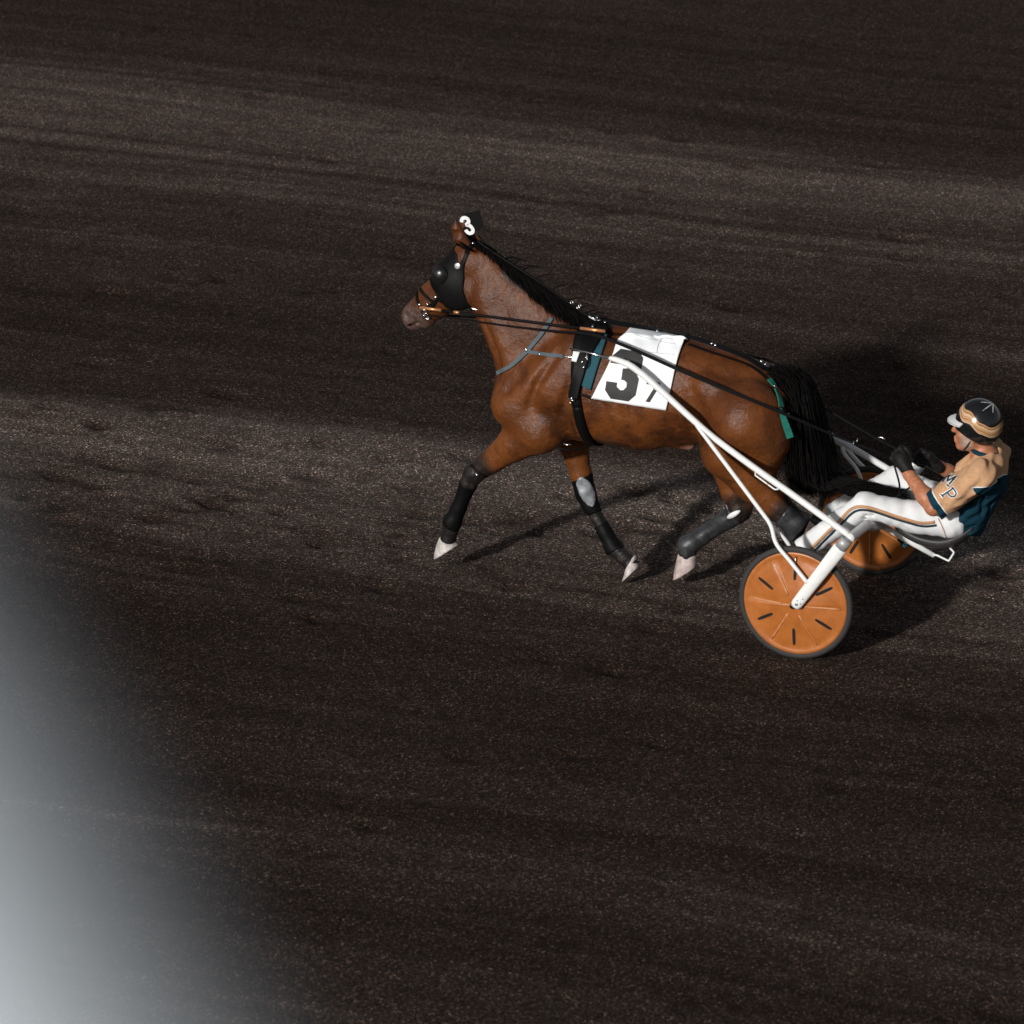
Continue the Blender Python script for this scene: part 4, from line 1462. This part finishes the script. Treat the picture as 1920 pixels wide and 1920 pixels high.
for S_, E_, W_ in ((SHN, ELN, WRN), (SHF, ELF, WRF)):
    b.chain([tuple(S_) + (.062,), tuple(S_ * .5 + E_ * .5) + (.05,), tuple(E_) + (.043,)], k=.03)
    b.chain([tuple(E_) + (.044,), tuple(E_ * .65 + W_ * .35) + (.046,), tuple(E_ * .25 + W_ * .75) + (.034,), tuple(W_) + (.030,), tuple(W_ + (W_ - E_) * .12) + (.028,)], k=.02)
for H_, K_, A_ in ((HIPN, KNN, ANN), (HIPF, KNF, ANF)):
    b.chain([tuple(H_ + [0, 0, .045]) + (.070,), tuple(H_ * .5 + K_ * .5) + (.066,), tuple(K_) + (.054,)], k=.03)
    b.chain([tuple(K_) + (.053,), tuple(K_ * .65 + A_ * .35) + (.052,), tuple(A_) + (.034,), tuple(A_ + [.05, 0, -.05]) + (.03,)], k=.02)
BV, BF = b.mesh(4)
rel = BV - HC
beard = np.clip(1.2 - np.abs(rel[:, 2] + .075) / .055, 0, 1) * np.clip((.085 - rel[:, 0]) / .04, 0, 1) * np.clip((rel[:, 0] + .02) / .03, 0, 1) * (rel[:, 2] > -.14)
M_SKIN = mat('skin', (0.42, 0.165, 0.085), None, 60, 0.5, bump=0.08, bscale=150)
ramp_attr(M_SKIN, 'beard', [(0, (0.40, 0.155, 0.075)), (.5, (0.36, 0.18, 0.115)), (1, (0.34, 0.25, 0.20))], 0, 1, 'LINEAR', .22)
mk('body', (BV, BF), M_SKIN, DRIVER, attrs={'beard': beard})

# trousers
t = Field((-.88, -.36, .38), (.16, .42, .86), .006)
t.chain([(-.675, 0, .672, .096), (-.70, 0, .715, .102)], sy=1.4, k=.04)
for H_, K_, A_ in ((HIPN, KNN, ANN), (HIPF, KNF, ANF)):
    cutn = (A_ - K_) / np.linalg.norm(A_ - K_)
    t.chain([tuple(H_ + [-.005, 0, .040]) + (.088,), tuple(H_ * .6 + K_ * .4 + [0, 0, .012]) + (.082,), tuple(K_ + [-.01, 0, -.004]) + (.066,)], k=.05, kin=.03)
    t.chain([tuple(K_) + (.066,), tuple(K_ * .6 + A_ * .4 - [0, 0, .006]) + (.064,), tuple(A_ + cutn * .09) + (.060,)], k=.03, kin=.03, cuts=[(A_ + cutn * .045, cutn)])
gxx, gyy, gzz = np.meshgrid(*t.ax, indexing='ij', sparse=True)
t.d += .55 * (.0030 * np.sin(gxx * 62 + gzz * 38 + 2.2 * np.sin(gyy * 21 + gxx * 13)) * np.sin(gzz * 47 - gyy * 30 + gxx * 9) + .0022 * np.sin(gxx * 95 - gzz * 70 + 1.7 * np.sin(gyy * 40))).astype(np.float32)
for K_, s in ((KNN, 1), (KNF, -1)):
    for dx, dz in ((-.045, -.055), (-.03, -.075), (-.075, -.05)):   # creases in the bend of the knee
        t.chain([tuple(K_ + [dx, s * -.05, dz]) + (.006,), tuple(K_ + [dx + .02, s * .06, dz + .02]) + (.004,)], k=.02, op='sub')
TV, TF = t.mesh(3)
trousers = mk('trousers', (TV, TF), M_TROUSER, DRIVER)
TB = bvh_of((TV, TF))
px_line = [(1519, 1036), (1550, 1005), (1578, 978), (1597, 959), (1615, 953), (1640, 957), (1675, 969), (1705, 978), (1730, 984), (1755, 982)]
mk('stripe', strap(TB, [(x - 2.2, y - 3.2) for x, y in px_line], .0165, .0015, .002, n=60, lat=.3, sm=3), M_TAN, DRIVER, parent=trousers)
mk('stripe', strap(TB, [(x + 1.0, y + 2.6) for x, y in px_line], .0125, .0015, .0025, n=60, lat=.3, sm=3), M_NAVY, DRIVER, parent=trousers)
mk('stripe', strap(TB, [(1759, 972), (1766, 985), (1775, 1008)], .005, .0015, .002, n=14, lat=.2), M_TAN, DRIVER, parent=trousers)

# shirt with tan yoke
s_ = Field((-1.02, -.42, .52), (-.50, .42, 1.10), .0056)
s_.chain([(-.70, 0, .64, .122), (-.725, 0, .74, .122), (-.785, 0, .88, .130), (-.825, 0, .955, .092)], sy=1.22, k=.05, kin=.05, cuts=[((-.72, 0, .60), (.45, 0, -.9))])
s_.chain([(-.82, -.15, .965, .062), (-.825, .15, .965, .062)], k=.05)
for S_, E_ in ((SHN, ELN), (SHF, ELF)):
    dn = (E_ - S_) / np.linalg.norm(E_ - S_)
    e1 = S_ + dn * (np.linalg.norm(E_ - S_) - .005)
    s_.chain([tuple(S_ + [.0, 0, -.005]) + (.077,), tuple(S_ * .5 + E_ * .5 + [.006, 0, .004]) + (.080,), tuple(E_ + dn * .06 + [.004, 0, .004]) + (.079,)], k=.045, kin=.03, cuts=[(e1, dn)])
gxx, gyy, gzz = np.meshgrid(*s_.ax, indexing='ij', sparse=True)
s_.d += 1.5 * (.0045 * np.sin(gxx * 50 + gzz * 30 + 2.4 * np.sin(gyy * 19 + gzz * 15)) * np.sin(gzz * 26 + gyy * 34 - gxx * 12) + .0025 * np.sin(gzz * 80 + gyy * 52 + 2 * np.sin(gxx * 37))).astype(np.float32)
s_.chain([(-.815, 0, 1.03, .058), (-.79, 0, 1.10, .064)], k=.012, op='sub')
for a_, b2, r in (((-.80, .20, .93), (-.76, .13, .74), .007), ((-.86, .17, .93), (-.82, .10, .72), .008), ((-.90, .08, .90), (-.84, .06, .70), .007), ((-.70, .15, .80), (-.66, .10, .70), .006), ((-.80, .262, .93), (-.70, .30, .84), .006), ((-.76, .18, .88), (-.70, .24, .80), .008)):
    s_.chain([tuple(a_) + (r,), tuple(b2) + (r * .6,)], k=.022, op='sub')
SV, SF = s_.mesh(3)
f = np.full(len(SV), -1.0)
ft = SV[:, 2] - (.905 + .10 * np.clip(-(SV[:, 0] + .83), -.1, .2) + .012 * np.abs(np.sin(SV[:, 1] * 30)))
ft = np.where(SV[:, 0] > -.76, SV[:, 2] - .93 - .015 * np.sin(SV[:, 2] * 180), ft)
f = ft
for S_, E_ in ((SHN, ELN), (SHF, ELF)):
    d, tt = dist_seg(SV, S_, E_)
    tor, _ = dist_seg(SV * [1, .75, 1], (-.725, 0, .70), (-.80, 0, .93))
    arm = (tt > .22) & (d < .10) & (d < tor - .02)
    ln = np.linalg.norm(E_ - S_)
    fs = (1 - tt) * ln - .042
    f = np.where(arm, np.minimum(fs, .03), f)
M_SHIRT = mat('shirt_cloth', (0.4, 0.2, 0.1), None, 60, 0.85, spec=0.15, bump=0.10, bscale=60)
ramp_attr(M_SHIRT, 'yoke', [(-1, (0.0045, 0.034, 0.054)), (-.0045, (0.78, 0.78, 0.76)), (.0015, (0.52, 0.30, 0.165))], -1.0, 0.3, 'CONSTANT', .12)
shirt = mk('shirt', (SV, SF), M_SHIRT, DRIVER, attrs={'yoke': np.clip(f, -1, .29)})
SB = bvh_of((SV, SF))
mk('collar', tube([np.array([-.806 + .072 * math.cos(a), .072 * math.sin(a), 1.033 + .012 * math.cos(a)]) for a in np.linspace(0, 2 * math.pi, 33)], .0125, 10, cap=False), mat('navy_knit', (0.0045, 0.034, 0.054), None, 90, .85, spec=.15, bump=.2, bscale=400), DRIVER, parent=shirt)
# the letters M P down the sleeve, navy with a white edge
c74 = lambda a, b: (1640 + a / 7.385, 740 + b / 7.385)


def letter(strokes, o, up, rt_, grow):
    out = []
    for st_ in strokes:
        st_ = np.array(st_, float)
        px = np.array([c74(*(np.array(o) + u * np.array(rt_) + v * np.array(up))) for u, v in st_])
        w_ = grow
        T = np.gradient(px, axis=0)
        T /= np.linalg.norm(T, axis=1)[:, None]
        Nn = np.stack([-T[:, 1], T[:, 0]], 1)
        Lp = px + Nn * w_ / 2
        Rp = px - Nn * w_ / 2
        Lp[0] -= T[0] * w_ * .3
        Rp[0] -= T[0] * w_ * .3
        Lp[-1] += T[-1] * w_ * .3
        Rp[-1] += T[-1] * w_ * .3
        out.append(np.concatenate([Lp, Rp[::-1]]).tolist())
    return out


Pl = [[(0, 0), (0, .5), (0, 1)], [(-.18, 0), (.18, 0)], [(-.1, 1), (.35, 1), (.75, .95), (.88, .75), (.72, .52), (.35, .46), (0, .48)]]
Ml = [[(0, 0), (0, 1)], [(1, 0), (1, 1)], [(0, 1), (.5, .25)], [(.5, .25), (1, 1)], [(-.15, 0), (.15, 0)], [(.85, 0), (1.15, 0)]]
for strokes, o, up, rt_ in ((Ml, (948, 1200), (105, -120), (70, 62)), (Pl, (935, 1398), (150, -100), (75, 92))):
    for grow, mt_, off in ((5.4, M_WHITE, .003), (3.0, M_NAVY, .0042)):
        parts = [decal(SB, q, off + .0003 * i, 6, lat=.25) for i, q in enumerate(letter(strokes, o, up, rt_, grow))]
        mk('letter' if mt_ is M_NAVY else 'letter_edge', join(*parts), mt_, DRIVER, parent=shirt)

# gloves with fingers closed on the reins
def glove(c, fwd, out, name='glove'):
    """fwd = towards the knuckles, out = towards the back of the hand"""
    fwd = np.array(fwd, float)
    fwd /= np.linalg.norm(fwd)
    out = np.array(out, float)
    out -= fwd * (out @ fwd)
    out /= np.linalg.norm(out)
    up = np.cross(fwd, out)
    if up[2] < 0: up = -up
    L = lambda a, b_, c_, r: tuple(np.array(c) + fwd * a + out * b_ + up * c_) + (r,)
    q = Field(np.array(c) - .12, np.array(c) + .12, .0034)
    q.chain([L(-.075, 0, -.012, .030), L(-.04, .004, -.008, .031), L(0, .010, 0, .034), L(.022, .012, .002, .030)], k=.02)
    q.chain([L(.008, .008, -.026, .018), L(.012, .008, .026, .018)], k=.02)
    for z, ln in ((.036, .95), (.012, 1.05), (-.012, 1.0), (-.035, .82)):
        q.chain([L(.018, .014, z, .0112), L(.018 + .040 * ln, .010, z, .0106), L(.024 + .044 * ln, -.018, z * .95, .0100), L(.022 + .018 * ln, -.034 * ln, z * .9, .0096), L(.006, -.026, z * .9, .0092)], k=.004, kin=.006)
    q.chain([L(-.025, -.010, .026, .017), L(.012, -.018, .048, .0135), L(.042, -.016, .050, .0125), L(.060, -.010, .042, .011)], k=.008, kin=.006)
    return mk(name, q.mesh(3), M_GLOVE, DRIVER)


glove(GLN, (GLN - WRN) + [.03, 0, 0], (0, 1, .25))
glove(GLF, (GLF - WRF) + [.05, 0, 0.01], (0, -1, .25))
# shoes
for A_, K_ in ((ANN, KNN), (ANF, KNF)):
    q = Field(A_ - [.08, .08, .18], A_ + [.18, .08, .08], .005)
    q.chain([tuple(A_ + [-.01, 0, -.03]) + (.036,), tuple(A_ + [.0, 0, -.065]) + (.036,)], k=.02)
    q.chain([tuple(A_ + [.0, 0, -.07]) + (.034,), tuple(A_ + [.07, 0, -.075]) + (.036,), tuple(A_ + [.125, 0, -.06]) + (.028,)], k=.02, sy=1.15)
    mk('shoe', q.mesh(3), M_SHOE, DRIVER)

# helmet: domed shell dropping low at the back of the head, wavy gold bands, white peak
HCc = np.array([-.764, 0, 1.176])
nu_, nv_ = 120, 60
WC = spline([(-.15, -.030), (-.11, -.052), (-.075, -.058), (-.04, -.034), (0, -.002), (.04, .016), (.075, .034), (.105, .068), (.14, .11)], 80)
WX, WZ = WC[:, 0], WC[:, 1]
V, g_ = [], []
F = []
for i in range(nv_):
    for j in range(nu_):
        az = 2 * math.pi * j / nu_
        cx = math.cos(az)
        lowest = -11 - 27 * (1 - np.clip((cx + .35) / 1.0, 0, 1)) - 6 * max(0, -cx)      # rim: high over the brow, low at the nape
        el = math.radians(90 - (90 - lowest) * i / (nv_ - 1))
        p = np.array([.126 * math.cos(el) * cx, .116 * math.cos(el) * math.sin(az), .135 * math.sin(el)])
        V.append(HCc + p)
        ang = p[0]
        g_.append(p[2] - .052 - float(np.interp(p[0], WX, WZ)) - .006 * math.sin(p[0] * 75))
for i in range(nv_ - 1):
    for j in range(nu_):
        k = (j + 1) % nu_
        F.append([i * nu_ + j, (i + 1) * nu_ + j, (i + 1) * nu_ + k, i * nu_ + k])
n0 = len(V)
for j in range(nu_):                                         # rolled rim and lining
    V.append(HCc + (np.array(V[(nv_ - 1) * nu_ + j]) - HCc) * .93 + [0, 0, -.004])
    g_.append(-.5)
for j in range(nu_):
    V.append(HCc + (np.array(V[(nv_ - 1) * nu_ + j]) - HCc) * .90 + [0, 0, .03])
    g_.append(-.5)
for j in range(nu_):
    k = (j + 1) % nu_
    F.append([(nv_ - 1) * nu_ + j, n0 + j, n0 + k, (nv_ - 1) * nu_ + k])
    F.append([n0 + j, n0 + nu_ + j, n0 + nu_ + k, n0 + k])
BLK, GLD = (0.008, 0.008, 0.009), (0.46, 0.25, 0.115)
M_HELM = mat('helmet_gloss', (0.01, 0.01, 0.01), None, 60, 0.2, coat=0.4)
ramp_attr(M_HELM, 'wave', [(-.3, BLK), (-.036, (0.6, 0.5, 0.4)), (-.033, GLD), (-.021, BLK), (-.018, GLD), (-.004, (0.6, 0.4, 0.25)), (.006, GLD), (.010, BLK), (.013, GLD), (.022, BLK)], -.3, .3, 'CONSTANT', .1)
helmet = mk('helmet', (np.array(V), F), M_HELM, DRIVER, attrs={'wave': np.clip(g_, -.29, .29)})
HBv = bvh_of((np.array(V), np.array(F)))
pk, pf = [], []
for i in range(9):
    for j in range(25):
        a = math.radians(-62 + 124 * j / 24)
        r = .122 + .045 * (i / 8) * math.cos(a) ** .7
        pk.append(HCc + [r * math.cos(a) * 1.0, r * math.sin(a) * .92, .026 - .012 * (i / 8)])
for i in range(8):
    for j in range(24):
        pf.append([i * 25 + j, i * 25 + j + 1, (i + 1) * 25 + j + 1, (i + 1) * 25 + j])
m0 = len(pk)
pk += [p - np.array([0, 0, .005]) for p in pk]
pf += [[m0 + x for x in q[::-1]] for q in pf]
pf += [[8 * 25 + j, m0 + 8 * 25 + j, m0 + 8 * 25 + j + 1, 8 * 25 + j + 1] for j in range(24)]
mk('peak', (np.array(pk), pf), M_WHITE, DRIVER, parent=helmet)
star = []
ctr = (1640 + 1640 / 7.385, 740 + 125 / 7.385)
for e in ((1495, 225), (1635, 250), (1470, 105)):
    star.append(strap(HBv, [ctr, ((ctr[0] + 1640 + e[0] / 7.385) / 2, (ctr[1] + 740 + e[1] / 7.385) / 2 - .5), (1640 + e[0] / 7.385, 740 + e[1] / 7.385)], [.0052] * 5 + [.0045] * 5 + [.002] * 4, .0012, .001, n=14, lat=0))
mkl('star_line', star, mat('white_line', (0.62, 0.64, 0.62), None, 80, .4), DRIVER, parent=helmet)
mk('chin_strap', tube(spline([HC + [-.02, .079, -.02], HC + [.02, .068, -.09], HC + [.055, .03, -.132], HC + [.06, 0, -.14], HC + [.055, -.03, -.132], HC + [.02, -.068, -.09], HC + [-.02, -.079, -.02]], 30), .006, 8), M_NAVY, DRIVER, parent=helmet)

# ------------------------------------------------------------------ reins, from the bit through the saddle ring to the hands
def rein(pts, wids, label):
    P = spline(pts, 90)
    for i in range(90):
        p, nr = near(HB, P[i])
        if (P[i] - p) @ nr < .022: P[i] = p + nr * .022
    for _ in range(3): P[1:-1] = .5 * P[1:-1] + .25 * (P[2:] + P[:-2])
    N = np.tile([0, .75, .66], (90, 1))
    o = mk('rein', ribbon(P, N, np.interp(np.linspace(0, 1, 90), np.linspace(0, 1, len(wids)), wids), .004), M_LEATHER, smooth=False)
    tag(o, label, 'rein', 'reins from the bit to the hands')
    return o


hn = GLN + np.array([.055, -.02, 0])
hf = GLF + np.array([.055, .02, 0])
r1 = rein([at(803, 591, .10), at(860, 598, .13), at(950, 611, .18), at(1040, 621, .22), at(1112, 628, .23), at(1180, 652, .255), at(1265, 690, .285), at(1345, 724, .30), at(1465, 774, .28), at(1560, 815, .19), at(1640, 846, .15), hn],
          [.009, .009, .010, .011, .016, .018, .018, .018, .016, .012, .010, .010], 'near rein crossing the white cloth and the flank to the front hand')
r2 = rein([at(803, 589, -.08), at(900, 596, -.12), at(1040, 600, -.16), at(1140, 606, -.18), at(1290, 640, -.2), at(1430, 705, -.17), at(1530, 757, -.14), at(1640, 821, -.11), at(1700, 851, -.10), hf],
          [.010, .011, .012, .014, .014, .012, .008, .008, .010, .010], 'far rein behind the tail, seen only as a thin line to the back hand')
mk('handhold', tube([at(1681, 873, .13), at(1686, 853, .13)], [.013, .015], 10), M_WHITE, parent=None).parent = r1
loop = spline([hn + [0, 0, -.02], at(1686, 905, .12), at(1687, 925, .12), at(1694, 940, .12)], 20)
lo2 = spline([at(1720, 905, .10), at(1690, 925, .11), at(1668, 940, .12)], 14)
for nm, L in (('rein_end', loop), ('rein_end', lo2)):
    o = mk(nm, ribbon(L, np.tile([0, .8, .6], (len(L), 1)), .010, .004), M_LEATHER)
    o.parent = r1
    o.matrix_parent_inverse = Matrix.Identity(4)
    o.matrix_basis = Matrix.Identity(4)
for o in r1.children:
    o.matrix_parent_inverse = Matrix.Identity(4)
    o.matrix_basis = Matrix.Identity(4)
for q in ((1478, 777), (1600, 831), (1607, 826)):
    o = mk('rein_buckle', ring(at(*q, .2), (1, .3, .3), .009, .003, 10), M_STEEL)
    o.parent = r1
    o.matrix_basis = Matrix.Identity(4)
o = mk('rein_buckle', tube(spline([at(1646, 821, -.11), at(1653, 820, -.11), at(1659, 824, -.11)], 7), .0045, 7), M_STEEL)
o.parent = r2
o.matrix_basis = Matrix.Identity(4)

# ------------------------------------------------------------------ the stand the picture is taken from: ledge, and an added pale rail close to the lens
def camw(px, py, d):
    return CAM + (FW + RT * (px - 960) / SPX - UP * (py - 960) / SPX) * d


RD = 0.46
q0, q1 = camw(-385, 1690, RD), camw(-385 + 500, 1690 + 866, RD)  # added rail, placed and tilted to give the pale blur in the corner
ax = (q1 - q0) / np.linalg.norm(q1 - q0)
lw = np.array([camw(0, 0, RD)[0], CAM[1] + .6, 7.5])
tlen = (q0[2] - 7.5) / -ax[2]
a0, a1 = q0 - ax * .9, q0 + ax * tlen
ww = lambda P: np.array([torig(np.array(p) - ORG) for p in P])
RAIL = thing('added_blur_rail', torig(a1 - ORG), 'added pale sloping rail, blurred close to the lens', 'added rail')
mk('rail', tube(ww([a0, a0 * .5 + a1 * .5, a1]), .022, 32), M_RAIL, RAIL)
mk('rail_foot', tube(ww([a1 + np.array([0, 0, .012]), a1 - np.array([0, 0, .002])]), .075, 24), M_RAIL, RAIL)
bx = [(-9, CAM[1] - 5, 0), (9, CAM[1] - 5, 0), (9, CAM[1] + .72, 0), (-9, CAM[1] + .72, 0)]
bx += [(x, y, 7.5) for x, y, z in bx]
st_ = mk('grandstand', (ww(bx), [[3, 2, 1, 0], [4, 5, 6, 7], [0, 1, 5, 4], [1, 2, 6, 5], [2, 3, 7, 6], [3, 0, 4, 7]]), M_CONC, smooth=False)
tag(st_, 'concrete front of the spectator stand under the camera', 'grandstand', kind='structure')
